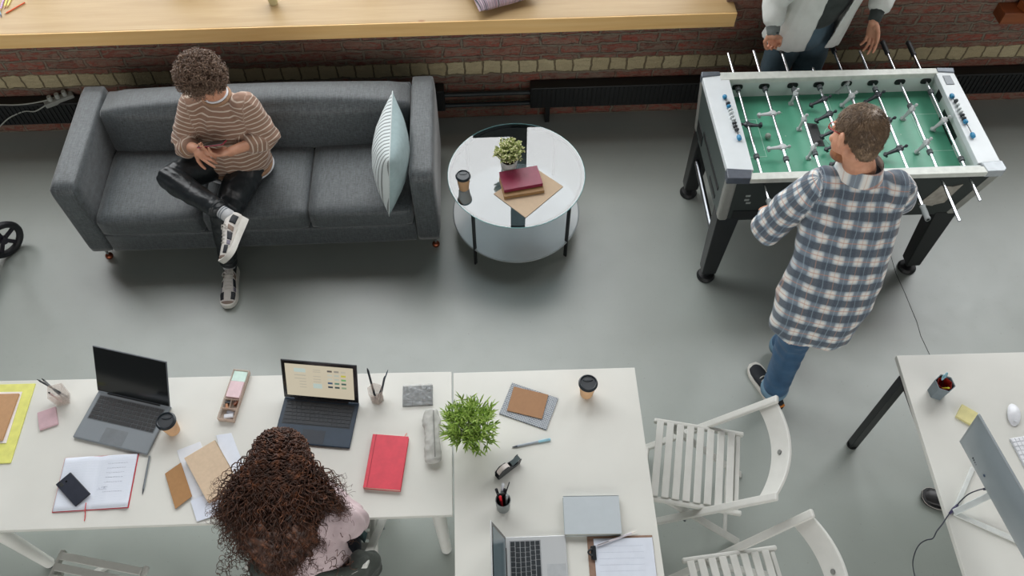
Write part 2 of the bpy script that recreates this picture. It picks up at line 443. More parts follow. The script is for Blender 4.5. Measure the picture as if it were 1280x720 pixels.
# thin pale cable along the wall foot
b=MB(); b.tube(smooth_path([P(672,141,.004),P(700,138,.004),P(745,136,.004),P(790,138.5,.004),P(850,136,.004),P(900,134,.004)],6),.004,n=6)
tag(obj('floor_cable',b,mat(96,96,90,.6),smooth=True),'thin grey cable lying along the foot of the wall right of the coffee table','cable')
# power strip and cables left of the sofa (lying on the heater behind)
t=thing('power_strip','white power strip with plugs lying behind the left arm of the grey sofa','power strip',P(72,125,.34))
a=P(56,131,.335); c=P(92,118,.335); b=MB(); b.bar(a,c,.055,.035); obj('strip_body',b,mat(150,152,146,.5),t,world=True,bevel=.008)
for k in (.25,.5,.75):
    q=a.lerp(c,k)+V((0,0,.03)); b=MB(); b.cyl(q-V((0,0,.012)),q+V((0,0,.02)),.017,.014,n=14); obj('plug',b,mat(165,167,160,.5),t,world=True,smooth=True,auto=40)
b=MB(); b.tube(smooth_path([P(58,131,.345),P(44,139,.30),P(32,139,.28),P(20,143,.25),P(8,150,.22),P(-8,166,.1),P(-30,185,.01)],8),.0045,n=6)
tag(obj('cable',b,mat(165,168,160,.5),smooth=True),'pale cable curving down to the floor from the power strip, lower of the two','cable')
b=MB(); b.tube(smooth_path([P(60,125,.355),P(40,129,.345),P(20,131,.34),P(0,131,.335),P(-30,132,.33)],8),.0045,n=6)
tag(obj('cable',b,mat(165,168,160,.5),smooth=True),'pale straight cable running left from the power strip, upper of the two','cable')

# ================= sofa =================
def m_sofa():
    t=NT('charcoal_weave'); co=t.coord('Object')
    a=t.noise(t.mapping(co,(14,90,90)),3,3,.7); b=t.noise(t.mapping(co,(95,9,14)),2,4,.75)
    s_=t.math('ADD',t.math('MULTIPLY',a,.5),t.math('MULTIPLY',b,.5))
    t.col(t.ramp(s_,[(.36,rgb(30,34,36)),(.62,rgb(88,95,98))])); t.set(.55); t.b.inputs['Sheen Weight'].default_value=.35; t.b.inputs['Sheen Roughness'].default_value=.45; t.b.inputs['IOR'].default_value=1.6
    t.bump(s_,.25,.003); return t.m
M['sofa']=m_sofa()
sx0,sx1=-2.39,-.29; sy0,sy1=3.05,3.87
t=thing('sofa','large charcoal fabric three-seat sofa against the brick wall','sofa',((sx0+sx1)/2,3.46,0))
def softbox(c,sz,bulge=0,r=.03,n=10,R=None):
    """rounded, slightly bulging upholstered block"""
    bm=bmesh.new(); bmesh.ops.create_cube(bm,size=1); bmesh.ops.subdivide_edges(bm,edges=bm.edges[:],cuts=n,use_grid_fill=True)
    mb=MB(); h=V(sz)/2
    vs=[]
    for v in bm.verts:
        p=V((v.co.x*sz[0],v.co.y*sz[1],v.co.z*sz[2]))
        u=V((v.co.x*2,v.co.y*2,v.co.z*2))
        inner=V([max(-h[i]+r,min(h[i]-r,p[i])) for i in range(3)])
        # snap the outermost ring layer to the rounded corner
        d=p-inner
        if d.length>1e-6: p=inner+d.normalized()*min(r,max(abs(d.x),abs(d.y),abs(d.z)))
        bl=(1-u.x**2)*(1-u.y**2) if abs(u.z)>.99 else 0
        if u.z>.99: p.z+=bulge*bl
        if abs(u.y)>.99: p.y+=math.copysign(bulge*.5*(1-u.x**2)*(1-u.z**2),u.y)
        if R is not None: p=R@p
        vs.append(V(c)+p)
    mb.add(vs,[tuple(v.index for v in f.verts) for f in bm.faces]); bm.free(); return mb
AW=.145
for (xa,xb,n) in ((sx0,sx0+AW,'l'),(sx1-AW,sx1,'r')):
    b=softbox(((xa+xb)/2,(sy0+sy1)/2,.41),(AW,sy1-sy0,.58),.006,.028)
    obj('armrest',b,M['sofa'],t,True,world=True)
b=softbox(((sx0+sx1)/2,sy1-.05,.40),(sx1-sx0-2*AW+.01,.09,.54),.0,.03)
obj('back_frame',b,M['sofa'],t,True,world=True)
b=softbox(((sx0+sx1)/2,sy1-.165,.545),(sx1-sx0-2*AW-.004,.25,.34),.045,.055,n=14,R=Matrix.Rotation(math.radians(-7),3,'X'))
obj('back_cushion',b,M['sofa'],t,True,world=True)
b=softbox(((sx0+sx1)/2,3.40,.205),(sx1-sx0-2*AW+.01,.70,.17),0,.02)
obj('seat_base',b,M['sofa'],t,True,world=True)
xw=(sx1-sx0-2*AW)/3
for k in range(3):
    xa=sx0+AW+k*xw
    b=softbox((xa+xw/2,3.315,.365),(xw-.004,.56,.15),.02,.03)
    obj('seat_cushion',b,M['sofa'],t,True,world=True)
M['copper']=mat(150,84,60,.25,.8)
for x in (sx0+.06,sx1-.04):
    for y in (sy0+.05,sy1-.07):
        b=MB(); b.cyl((x,y,.135),(x,y,.03),.008,n=12); g=obj('leg',b,M['chrome'],t,True,world=True,auto=40)
        b=MB(); b.ell((x,y,.022),(.024,.024,.022)); obj('foot_ball',b,M['copper'],g,True,world=True)
# pillow on the sofa
def m_pillow():
    t=NT('striped_linen'); co=t.coord('Object'); sp=t.n('ShaderNodeSeparateXYZ'); t.l(co,sp.inputs[0])
    w=t.math('PINGPONG',sp.outputs[1],.013); s_=t.math('GREATER_THAN',w,.0088)
    t.col(t.mix(s_,rgb(206,214,214),rgb(128,134,134))); t.set(.9); t.bump(t.noise(co,400,2),.2,.001); return t.m
def pillow(w,h,th,n=26,pw=.55):
    mb=MB()
    for side,mi in ((1,0),(-1,1)):
        def fn(u,v,s=side):
            a=u*2-1;b=v*2-1; e=max(0,(1-a*a))**pw*max(0,(1-b*b))**pw
            k=1-.07*(1-a*a)*abs(b)**3-.0; k2=1-.07*(1-b*b)*abs(a)**3
            wr=.004*noise.noise(V((a*4,b*4,s*3.)))*e**.5
            return V((s*(th/2*e)+wr, a*w/2*k2, b*h/2*k))
        mb.quadgrid(fn,n,n,mi)
    return mb
pf=P(487,210,.88); pb=P(488,270,.45)
t=thing('pillow','pale blue pillow with thin grey stripes leaning on the right sofa arm','pillow',(-.535,3.25,.445))
b=pillow(.52,.46,.21); R=Matrix.Rotation(math.radians(7),3,'Y'); b.v=[R@v+V((0,0,.235)) for v in b.v]
bl=mat(158,178,180,.9,0,.05,40,.2)
o=obj('cover',b,[bl,m_pillow()],t,True); 
b=MB(); ed=[]
for k in range(4):
    for i in range(13):
        u=i/13; a,c={0:(u*2-1,-1),1:(1,u*2-1),2:(1-u*2,1),3:(-1,1-u*2)}[k]
        kk=1-.07*(1-a*a)*abs(c)**3; k2=1-.07*(1-c*c)*abs(a)**3
        ed.append(R@V((0,a*.26*k2,c*.23*kk))+V((0,0,.235)))
b.tube(ed,.003,n=6,closed=True); obj('piping',b,mat(196,204,204,.9),t,True)

# ================= coffee table =================
CT=V((.172,3.235,0)); CR=.398
t=thing('coffee_table','round glass coffee table with white lower shelf and black legs','coffee table',CT)
g=NT('table_glass')
nt=g.t; nt.nodes.remove(g.b)
tr=g.n('ShaderNodeBsdfTransparent'); tr.inputs[0].default_value=(.52,.58,.60,1); go_=g.n('ShaderNodeBsdfGlossy'); go_.inputs['Roughness'].default_value=.0
fz=g.n('ShaderNodeFresnel'); fz.inputs['IOR'].default_value=2.5
geo=g.n('ShaderNodeNewGeometry'); mx=g.n('ShaderNodeMixShader'); g.l(g.math('MULTIPLY',fz.outputs[0],g.math('SUBTRACT',1,geo.outputs['Backfacing'])),mx.inputs[0]); g.l(tr.outputs[0],mx.inputs[1]); g.l(go_.outputs[0],mx.inputs[2]); g.l(mx.outputs[0],nt.nodes['Material Output'].inputs[0])
b=MB(); b.cyl(CT+V((0,0,.494)),CT+V((0,0,.500)),CR,n=96)
obj('glass_top',b,g.m,t,world=True)
b=MB(); 
b.tube([CT+V((CR*math.cos(2*PI*i/96),CR*math.sin(2*PI*i/96),.497)) for i in range(96)],.0034,n=6,closed=True)
obj('glass_edge',b,mat(120,165,165,.15,0,.04),t,True,world=True)
b=MB(); b.cyl(CT+V((0,0,.145)),CT+V((0,0,.153)),CR*.965,n=96); obj('shelf',b,mat(196,200,200,.24,0,.02,10,IOR=1.6),t,world=True)
b=MB(); b.tube([CT+V((CR*.965*math.cos(2*PI*i/96),CR*.965*math.sin(2*PI*i/96),.149)) for i in range(96)],.005,n=6,closed=True)
obj('shelf_ring',b,mat(170,176,178,.3),t,True,world=True)
b=MB(); b.tube([CT+V((CR*.955*math.cos(2*PI*i/96),CR*.955*math.sin(2*PI*i/96),.485)) for i in range(96)],.006,n=6,closed=True)
obj('top_ring',b,M['blackm'],t,True,world=True)
for a in (-2.32,-.70,.85,2.42):
    x=CT.x+CR*.955*math.cos(a);y=CT.y+CR*.955*math.sin(a)
    b=MB(); b.bar((x,y,0),(x,y,.49),.022,.010,up=V((-math.sin(a),math.cos(a),0))); obj('leg',b,M['blackm'],t,world=True,bevel=.002)

# ================= white desks =================
def desk(label,corners,legs,z=.75,th=.026,legmat=None,legfn=None,desktopmat=None):
    c=V((sum(p[0] for p in corners)/4,sum(p[1] for p in corners)/4,0))
    t=thing('desk',label,'desk',c)
    b=MB(); b.hexa([V((x,y,z-th)) for x,y in corners],[V((x,y,z)) for x,y in corners]); obj('desktop',b,desktopmat or M['desk'],t,world=True,bevel=.002)
    for lg in legs: legfn(t,lg)
    return t
def m_desk():
    tt=NT('white_laminate'); co=tt.coord('Object'); tt.col(tt.ramp(tt.noise(co,3,4),[(.3,rgb(208,208,201)),(.7,rgb(216,216,209))])); tt.set(.3); return tt.m
M['desk']=m_desk()
def round_leg(t,a):
    x,y,dx,dy=a; b=MB(); b.cyl((x,y,.725),(x+dx,y+dy,.02),.034,.026,n=24); g=obj('leg',b,M['whitep'],t,True,world=True,auto=40)
    b=MB(); b.cyl((x+dx,y+dy,0),(x+dx,y+dy,.022),.022,.02,n=20); obj('foot',b,mat(60,62,64,.4),g,True,world=True,auto=40)
def rail(t,a,b_,m):
    q=MB(); q.bar(a,b_,.025,.05); obj('frame_rail',q,m,t,world=True)
t=desk('white desk with the two dark laptops, red book and curly-haired worker',[(-3.05,1.175),(-.197,1.147),(-.197,1.822),(-3.05,1.885)],[(-.27,1.22,0,0),(-2.22,1.24,0,0),(-.27,1.75,0,0),(-2.9,1.80,0,0)],legfn=round_leg)
rail(t,(-2.9,1.24,.70),(-.27,1.215,.70),M['whitep']); rail(t,(-2.9,1.80,.70),(-.27,1.755,.70),M['whitep'])
t=desk('white desk with plant, coffee cup, silver laptop and clipboard',[(-.189,-.35),(.655,-.35),(.652,1.805),(-.189,1.815)],[(-.12,1.74,0,0),(.58,1.73,0,0),(-.12,-.25,0,0),(.58,-.25,0,0)],legfn=round_leg)
def square_leg(t,a):
    x,y,dx,dy=a; b=MB(); b.bar((x+dx,y+dy,.008),(x,y,.725),.042,.042,up=(0,1,0)); g=obj('leg',b,M['blackm'],t,world=True,bevel=.003)
    b=MB(); b.cyl((x+dx,y+dy,0),(x+dx,y+dy,.012),.028,n=20); obj('foot',b,M['black'],g,True,world=True,auto=40)
lx=P(1065,556,0)
t=desk('white desk at the right edge with silver monitor and black legs',[(1.845,.0),(3.4,-.02),(3.4,1.79),(1.885,1.812)],[(1.90,1.70,lx.x-1.90,lx.y-1.70),(3.3,1.70,0,0),(1.92,.1,0,0)],legfn=square_leg)
rail(t,(1.93,1.70,.70),(3.3,1.70,.70),M['blackm']); rail(t,(1.935,.1,.70),(1.915,1.70,.70),M['blackm'])

# ================= white folding chairs =================
M['chair']=mat(204,204,198,.45,0,.03,20)
def chair(label,loc,rotz,group):
    t=thing('folding_chair',label,'chair',loc,rotz,group)
    for s_ in (-1,1):
        b=MB(); b.bar((s_*.205,.262,0),(s_*.228,-.285,.80),.020,.036,up=(1,0,0)); obj('back_post',b,M['chair'],t,bevel=.006)
        b=MB(); b.bar((s_*.178,-.30,0),(s_*.182,.135,.435),.020,.034,up=(1,0,0)); obj('rear_leg',b,M['chair'],t,bevel=.005)
        b=MB(); b.bar((s_*.196,.215,.443),(s_*.196,-.215,.443),.022,.030,up=(0,0,1)); obj('seat_rail',b,M['chair'],t,bevel=.007)
        b=MB(); b.cyl((s_*.165,.018,.315),(s_*.232,.018,.32),.006,n=10); obj('pivot_bolt',b,M['steel'],t,True,auto=40)
    for k in range(8):
        y=.185-k*.0485; b=MB(); b.box((0,y,.462),(.375,.034,.010)); obj('seat_slat',b,M['chair'],t,bevel=.003)
    b=MB(); b.box((0,-.19,.435),(.37,.022,.03)); obj('seat_crossbar',b,M['chair'],t,bevel=.004)
    b=MB(); b.cyl((-.2,.20,.10),(.2,.20,.10),.010,n=12); obj('front_stretcher',b,M['chair'],t,True,auto=40)
    b=MB(); b.cyl((-.18,-.215,.085),(.18,-.215,.085),.010,n=12); obj('rear_stretcher',b,M['chair'],t,True,auto=40)
    b=MB(); n=22; rows=[]
    # curved top board with a finger hole
    for i in range(n+1):
        u=i/n*2-1; x=u*.222; bow=-.062*(1-u*u); 
        for (oy,z) in ((0,.695),(0,.785)):
            y=-.222-(z-.695)*.60+bow
            rows.append((x,y,z))
    inner=[V(r) for r in rows]; outer=[v+V((0,-.014,-.006)) for v in inner]
    vs=inner+outer; m=len(inner); fs=[]
    for i in range(n):
        a=2*i
        fs+=[(a,a+2,a+3,a+1),(m+a,m+a+1,m+a+3,m+a+2),(a,m+a,m+a+2,a+2),(a+1,a+3,m+a+3,m+a+1)]
    fs+=[(0,1,m+1,m),(m-2,2*m-2,2*m-1,m-1)]
    b.add(vs,fs); q=obj('back_board',b,M['chair'],t,True,bevel=.003,auto=35)
    b=MB(); b.cyl((0,-.306,.742),(0,-.3345,.727),.011,n=20); obj('finger_hole',b,mat(120,122,118,.8),q,True,world=False,auto=40)
    return t
G='white folding chairs around the desks'
c1=chair('whole white slatted folding chair beside the desk with the potted plant',(.934,1.433,0),math.radians(77.3),G)
dup(c1,(1.03,.82,0),math.radians(95),'white slatted folding chair cut by the bottom edge, right of the clipboard',G)
dup(c1,(-1.80,.915,0),math.radians(-13),'white slatted folding chair cut by the bottom edge, below the open notebook',G)
pc=P(458,704,.78)
dup(c1,(pc.x-.228,pc.y+.275,0),math.radians(-2),'white folding chair under the curly-haired worker, hung with a dark jacket',G)
WCH=V((pc.x-.228,pc.y+.275,0))
# ================= foosball table =================
TZ=.90; BZ=.50
FT=[V((1.245,2.795)),V((2.700,2.785)),V((2.680,3.560)),V((1.235,3.585))]   # top outline near-left, near-right, far-right, far-left
FB=[V((1.275,2.830)),V((2.612,2.820)),V((2.612,3.535)),V((1.265,3.555))]
t=thing('foosball_table','large football table with green pitch, grey sides and black angled legs','foosball table',(1.965,3.18,0))
M['ftgrey']=mat(70,80,78,.42,0,.06,6); M['ftdark']=mat(40,46,44,.6,0,.06,6); M['ftwhite']=mat(214,220,222,.35,0,.03,10)
M['ftsilver']=mat(150,150,144,.35,.35,.06,20); M['ftinner']=mat(196,204,200,.4,0,.04,10); M['ftcap']=mat(96,104,112,.3,.3)
ctr=V((1.965,3.18))
def sec(k,z,ins=0):
    u=(TZ-z)/(TZ-BZ); p=FT[k].lerp(FB[k],u); 
    q=V((p.x+(ins if p.x<ctr.x else -ins),p.y+(ins if p.y<ctr.y else -ins))); return V((q.x,q.y,z))
def panel(i,j,name,m,th=.012,z0=BZ,z1=TZ-.03,g=.035):
    a0,b0=sec(i,z0),sec(j,z0);a1,b1=sec(i,z1),sec(j,z1)
    n=V((0,0,1)).cross((b0-a0).normalized())
    e=(b0-a0).normalized()*g
    b=MB(); q=[a0+e,b0-e,b1-e,a1+e]; b.hexa([x+n*.004 for x in q],[x+n*th for x in q]); return obj(name,b,m,t,world=True,bevel=.002)
front=panel(0,1,'side_panel',M['ftdark']); right=panel(1,2,'end_panel',M['ftgrey']); back=panel(2,3,'side_panel',M['ftdark']); left=panel(3,0,'end_panel',M['ftgrey'])
# silver corner posts
for k in range(4):
    a,b_=sec(k,BZ),sec(k,TZ-.03); sx=1 if a.x<ctr.x else -1; sy=1 if a.y<ctr.y else -1
    b=MB()
    def q(p,w=.055): return [p,p+V((sx*w,0,0)),p+V((sx*w,sy*w,0)),p+V((0,sy*w,0))]
    qa,qb=q(a),q(b_)
    if sx*sy<0: qa.reverse();qb.reverse()
    b.hexa(qa,qb); obj('corner_post',b,M['ftsilver'],t,world=True,bevel=.012)
# dark slots on the left end panel and on the long side
def onface(i,j,u,v,off=.006):
    a0,b0=sec(i,BZ),sec(j,BZ);a1,b1=sec(i,TZ-.03),sec(j,TZ-.03)
    lo=a0.lerp(b0,u);hi=a1.lerp(b1,u); n=V((0,0,1)).cross((b0-a0).normalized()); return lo.lerp(hi,v)-n*(off-.004)
def faceplate(i,j,name,uv,m,par,th=.004):
    b=MB(); q=[onface(i,j,u,v,.0) for u,v in uv]; q2=[onface(i,j,u,v,th) for u,v in uv]; b.hexa(q,q2); return obj(name,b,m,par,world=True)
faceplate(3,0,'vent_slot',[(.10,.12),(.28,.12),(.28,.34),(.10,.34)],M['black'],left)
faceplate(3,0,'vent_slot',[(.30,.40),(.85,.40),(.85,.48),(.30,.48)],M['black'],left)
faceplate(3,0,'vent_slot',[(.62,.12),(.82,.12),(.82,.2),(.62,.2)],M['black'],left)
faceplate(0,1,'ball_return',[(.055,.06),(.16,.06),(.16,.26),(.055,.26)],M['black'],front)
faceplate(0,1,'torn_sticker',[(.80,.30),(.865,.25),(.88,.72),(.815,.76)],mat(150,146,136,.7,0,.2,30),front)
faceplate(0,1,'torn_sticker',[(.865,.27),(.90,.33),(.895,.78),(.86,.72)],mat(150,146,136,.7,0,.2,30),front)
# three pale hand-worn marks near the left corner
for u,v in ((.085,.62),(.085,.52),(.095,.44)): faceplate(0,1,'pale_mark',[(u,v),(u+.018,v),(u+.018,v+.045),(u,v+.045)],mat(140,146,142,.6),front,.002)
# tub: bottom + white inner walls
IX0,IX1,IY0,IY1=1.385,2.575,2.835,3.526; PZ=.765
b=MB(); b.box(((1.28+2.6)/2,3.18,BZ+.01),(1.30,.68,.02)); obj('floor_panel',b,M['black'],t,world=True)
def m_pitch():
    q=NT('green_pitch'); co=q.coord('Object'); q.col(q.ramp(q.noise(co,6,4),[(.3,rgb(74,152,122)),(.7,rgb(88,166,136))])); q.set(.38); return q.m
b=MB(); b.box(((IX0+IX1)/2,(IY0+IY1)/2,PZ-.008),(IX1-IX0,IY1-IY0,.016)); pit=obj('pitch',b,m_pitch(),t,world=True)
ln=mat(150,196,176,.5); b=MB()
def hl(x0,y0,x1,y1,w=.004): b.box(((x0+x1)/2,(y0+y1)/2,PZ+.0006),(abs(x1-x0)+w,abs(y1-y0)+w,.0012))
for sx_,e in ((1,IX0),(-1,IX1)):
    b=MB(); x1=e+sx_*.15; ya,yb=3.06,3.34; hl(x1,ya,x1,yb); hl(e,ya,x1-sx_*.004,ya); hl(e,yb,x1-sx_*.004,yb); obj('penalty_line',b,ln,pit,world=True)
mc=(IX0+IX1)/2; b=MB(); hl(mc,IY0+.01,mc,IY1-.01); obj('halfway_line',b,ln,pit,world=True); b=MB()
for i in range(40):
    a0,a1=2*PI*i/40,2*PI*(i+1)/40; c=V((mc,3.19,PZ+.0006)); b.bar(c+V((.09*math.cos(a0),.09*math.sin(a0),0)),c+V((.09*math.cos(a1),.09*math.sin(a1),0)),.004,.0012)
obj('centre_circle',b,ln,pit,world=True)
bx=[P(1008,154,PZ),P(1021,155,PZ),P(1031,183,PZ),P(1018,183,PZ)]
b=MB(); b.hexa([p+V((0,0,.0004)) for p in reversed(bx)],[p+V((0,0,.002)) for p in reversed(bx)]); obj('black_patch',b,M['black'],pit,world=True)
for i,(px,py) in enumerate(((977,141),(982,170),(955,187),(990,128),(1105,150),(1126,168),(985,186))):
    b=MB(); b.ell(P(px,py,PZ+.001),(.003,.003,.001),n=8,m=6); obj('chalk_speck',b,mat(190,210,196,.8),pit,True,world=True)
RX=[1.447,1.601,1.765,1.915,2.076,2.228,2.385,2.536]; RZ=.842
def wall(x0,x1,y0,y1,z0,z1,m,name,par=t): 
    b=MB(); b.box(((x0+x1)/2,(y0+y1)/2,(z0+z1)/2),(x1-x0,y1-y0,z1-z0)); return obj(name,b,m,par,world=True,bevel=.0015)
fw=wall(IX0-.01,IX1+.01,IY1,IY1+.012,PZ-.02,TZ-.004,M['ftinner'],'inner_wall')
nw=wall(IX0-.01,IX1+.01,IY0-.016,IY0,PZ-.02,TZ-.004,M['ftinner'],'inner_wall')
for x0,x1,xs_ in ((IX0-.016,IX0,IX0),(IX1,IX1+.016,IX1-.0)):
    q=wall(x0,x1,IY0,IY1,PZ-.02,TZ-.012,M['ftinner'],'inner_wall')
    sg=1 if xs_==IX0 else -1
    b=MB(); poly=[(3.09,.0),(3.31,.0),(3.31,.055)]+[(3.20+.11*math.cos(a),.055+.028*math.sin(a)) for a in [PI*i/10 for i in range(11)]]+[(3.09,.055)]
    b.box((xs_+sg*.0012,3.20,PZ+.035),(.0024,.21,.07)); obj('goal_mouth',b,M['black'],q,world=True,bevel=.001)
    b=MB(); b.box((xs_+sg*.0012,3.405,PZ+.075),(.0024,.06,.05)); obj('ball_slot',b,M['black'],q,world=True)
# rod bearings in the long walls
for x in RX:
    for y,par,sg in ((IY1,fw,-1),(IY0,nw,1)):
        b=MB(); 
        pts=[]
        for i in range(24):
            a=2*PI*i/24; pts.append((x+.030*math.copysign(abs(math.cos(a))**.55,math.cos(a)),RZ+.019*math.copysign(abs(math.sin(a))**.7,math.sin(a))))
        vs=[V((px_,y-.001*sg,pz_)) for px_,pz_ in pts]+[V((px_,y+sg*.005,pz_)) for px_,pz_ in pts]
        b.add(vs,[tuple(range(24)),tuple(reversed(range(24,48)))]+[(i,(i+1)%24,24+(i+1)%24,24+i) for i in range(24)])
        obj('rod_bearing',b,M['black'],par,world=True)
# rails and end decks
def slab(q,z0,z1,m,name,bev=.003,par=t):
    b=MB(); b.hexa([V((x,y,z0)) for x,y in q],[V((x,y,z1)) for x,y in q]); return obj(name,b,m,par,world=True,bevel=bev)
slab([(1.36,2.785),(2.60,2.778),(2.60,2.822),(1.36,2.830)],TZ-.03,TZ+.002,mat(202,206,198,.35),'top_rail')
slab([(1.34,3.524),(2.585,3.522),(2.585,3.565),(1.34,3.585)],TZ-.03,TZ+.002,mat(202,206,198,.35),'top_rail')
dl=slab([(1.252,2.862),(IX0+.004,2.850),(IX0+.004,3.565),(1.240,3.552)],TZ-.035,TZ,M['ftwhite'],'end_deck')
dr=slab([(IX1-.004,2.845),(2.693,2.850),(2.674,3.525),(IX1-.004,3.535)],TZ-.035,TZ,M['ftwhite'],'end_deck')
for q,m in (([(1.240,2.795),(1.362,2.788),(1.380,2.850),(1.246,2.866)],mat(74,80,90,.35)),([(1.233,3.548),(1.345,3.560),(1.345,3.590),(1.240,3.592)],M['ftcap']),
            ([(2.598,2.781),(2.690,2.781),(2.706,2.80),(2.700,2.855),(2.585,2.848)],mat(170,176,180,.25,.2)),([(2.580,3.532),(2.676,3.520),(2.682,3.560),(2.583,3.566)],M['ftcap'])):
    b=MB(); b.prism(q,TZ-.04,TZ+.006); obj('corner_cap',b,m,t,world=True,bevel=.005)
slab([(2.60,3.43),(2.645,3.43),(2.642,3.50),(2.60,3.50)],TZ,TZ+.004,mat(120,128,134,.3),'card_holder',.001,dr)
# score counters: a wire with beads
blue=mat(40,128,170,.3); bw=mat(210,216,216,.4); bd=mat(60,64,68,.4)
def beads(pix,par):
    a=P(*pix[0][0],TZ+.012); c=P(*pix[-1][0],TZ+.012); d=(c-a).normalized()
    b=MB(); b.cyl(a-d*.012,c+d*.012,.0022,n=8); w_=obj('score_wire',b,M['steel'],par,True,world=True)
    for (px_,h,m) in pix:
        q=P(*px_,TZ+.012); b=MB(); b.lathe(q,[(.001,-h),(.010,-h),(.0125,-h*.5),(.0125,h*.5),(.010,h),(.001,h)],n=14,M=d.to_track_quat('Z','Y').to_matrix())
        obj('score_bead',b,m,par,True,world=True,auto=40)
beads([((906,121),.010,blue),((910,129),.006,bd),((911,133),.006,blue),((913,137),.005,bw),((914,141),.005,bw),((915,146),.005,bw),((917,150),.005,bw),((918,154),.005,bd),((919,158),.005,bd),((921,162),.006,bd),((924,172),.014,blue)],dl)
beads([((1190,120),.012,blue),((1195,126),.006,bd),((1197,131),.005,bw),((1199,136),.005,bw),((1201,140),.005,bw),((1203,144),.006,bd),((1205,148),.006,bd),((1207,152),.010,blue),((1216,169),.014,blue)],dr)
# rods
lightm=mat(186,190,190,.4,0,.03,60); darkm=mat(44,50,56,.35,0,.05,60)
M['rod']=mat(225,226,232,.09,1,.02)
def player(par,x,y,ang,m):
    """ang = swing about the rod; 0 hangs feet down; positive swings the feet towards -x"""
    R=Matrix.Rotation(math.radians(ang),3,'Y'); o=V((x,y,RZ)); b=MB()
    prof=[(-.078,.010,.011),(-.070,.010,.013),(-.060,.006,.009),(-.045,.007,.011),(-.025,.008,.013),(-.008,.012,.016),(.008,.012,.020),(.018,.009,.018),(.022,.005,.006),(.027,.005,.005)]
    secs=[(o+R@V((0,0,z)),R@V((1,0,0)),a,V((0,1,0)),c) for z,a,c in prof]
    b.loft(secs,n=14); b.ell(o+R@V((0,0,.036)),(.0095,.0085,.011),n=12,m=8)
    b.box(o+R@V((.004,0,-.072)),(.026,.020,.012),R); b.cyl((x,y-.017,RZ),(x,y+.017,RZ),.0125,n=16)
    obj('player',b,m,par,True,world=True,auto=50)
def rod(k,y0,y1,men,bump,hnear=None,hfar=None):
    x=RX[k]; b=MB(); b.cyl((x,y0,RZ),(x,y1,RZ),.0078,n=18); r=obj('rod',b,M['rod'],t,True,world=True,auto=40)
    for y,ang,m in men: player(r,x,y,ang,m)
    for y in bump:
        b=MB(); b.lathe((x,y,RZ),[(.008,-.013),(.0145,-.013),(.0155,-.004),(.013,0),(.0155,.004),(.0145,.013),(.008,.013)],n=16,M=Matrix.Rotation(PI/2,3,'X')); obj('bumper',b,mat(84,90,92,.6),r,True,world=True,auto=50)
    for h,m in ((hnear,mat(120,126,126,.5)),(hfar,mat(34,36,38,.5))):
        if h:
            a,c=h; b=MB(); L=c-a
            b.lathe((x,a,RZ),[(.001,0),(.013,0),(.0155,L*.1),(.0135,L*.2),(.0150,L*.5),(.0135,L*.8),(.0155,L*.93),(.010,L),(.001,L)],n=18,M=Matrix.Rotation(-PI/2,3,'X')); obj('handle',b,m,r,True,world=True,auto=50)
def ry(px,py): return P(px,py,RZ).y
L_,D_=lightm,darkm
rod(0,2.62,3.805,[(ry(935,156),-82,D_)],[ry(920,112),ry(942,196)],hnear=(2.595,2.70))
rod(1,2.72,3.82,[(ry(965,142),84,L_),(ry(978,184),84,L_)],[ry(984,199),3.50])
rod(2,2.70,3.83,[(ry(991,118),8,L_),(ry(1003,150),8,L_),(ry(1017,186),8,L_)],[ry(989,113),ry(1020,192)],hfar=(3.79,3.90))
rod(3,2.55,3.66,[(ry(1030,124),55,D_),(ry(1037,143),52,D_),(ry(1044,163),52,D_),(3.07,52,D_),(2.96,52,D_)],[3.50,2.90],hnear=(2.55,2.66))
rod(4,2.55,3.80,[(ry(1056,104),28,L_),(ry(1063,121),28,L_),(3.28,28,L_),(3.14,28,L_),(3.0,28,L_)],[2.88],hfar=(3.785,3.90))
rod(5,2.53,3.79,[(ry(1097,119),45,D_),(ry(1111,151),52,D_),(ry(1124,186),55,D_)],[3.47],hnear=(2.53,2.625))
rod(6,2.515,3.82,[(ry(1138,137),20,L_),(ry(1158,179),20,L_)],[ry(1137,133),ry(1162,190)],hfar=(3.76,3.87))
rod(7,2.64,3.80,[(ry(1180,151),30,L_)],[ry(1160,115),ry(1203,199)],hfar=(3.74,3.86))
# ball on the pitch: it rolls on its own
b=MB(); b.ell(P(960,170,PZ+.017),.017); tag(obj('foosball',b,mat(158,168,158,.5),smooth=True),'small pale ball lying on the green pitch of the football table','ball')
# legs with levelling feet
lt=[(1.335,2.885),(2.565,2.875),(2.565,3.475),(1.33,3.49)]; lb=[(1.300,2.800),(2.535,2.805),(2.535,3.44),(1.300,3.450)]
for (x,y),(x2,y2) in zip(lt,lb):
    b=MB(); sx_=1 if x<ctr.x else -1
    def q(c,z,w,d,sh=0): return [V((c[0]-w,c[1]-d,z)),V((c[0]+w,c[1]-d,z)),V((c[0]+w,c[1]+d,z)),V((c[0]-w,c[1]+d,z))]
    b.hexa(q((x2,y2),.075,.042,.040),q((x,y),BZ+.02,.062,.055)); g=obj('leg',b,M['blackm'],t,world=True,bevel=.006)
    b=MB(); b.lathe((x2,y2,0),[(.001,.0),(.052,.0),(.055,.012),(.045,.030),(.022,.036),(.022,.08),(.001,.08)],n=24); obj('levelling_foot',b,M['black'],g,True,world=True,auto=40)
b=MB(); b.cyl((1.292,2.86,.33),(1.292,3.46,.33),.017,n=16); obj('leg_brace',b,M['steel'],t,True,world=True,auto=40)
b=MB(); b.cyl((2.57,2.86,.33),(2.57,3.46,.33),.017,n=16); obj('leg_brace',b,M['steel'],t,True,world=True,auto=40)
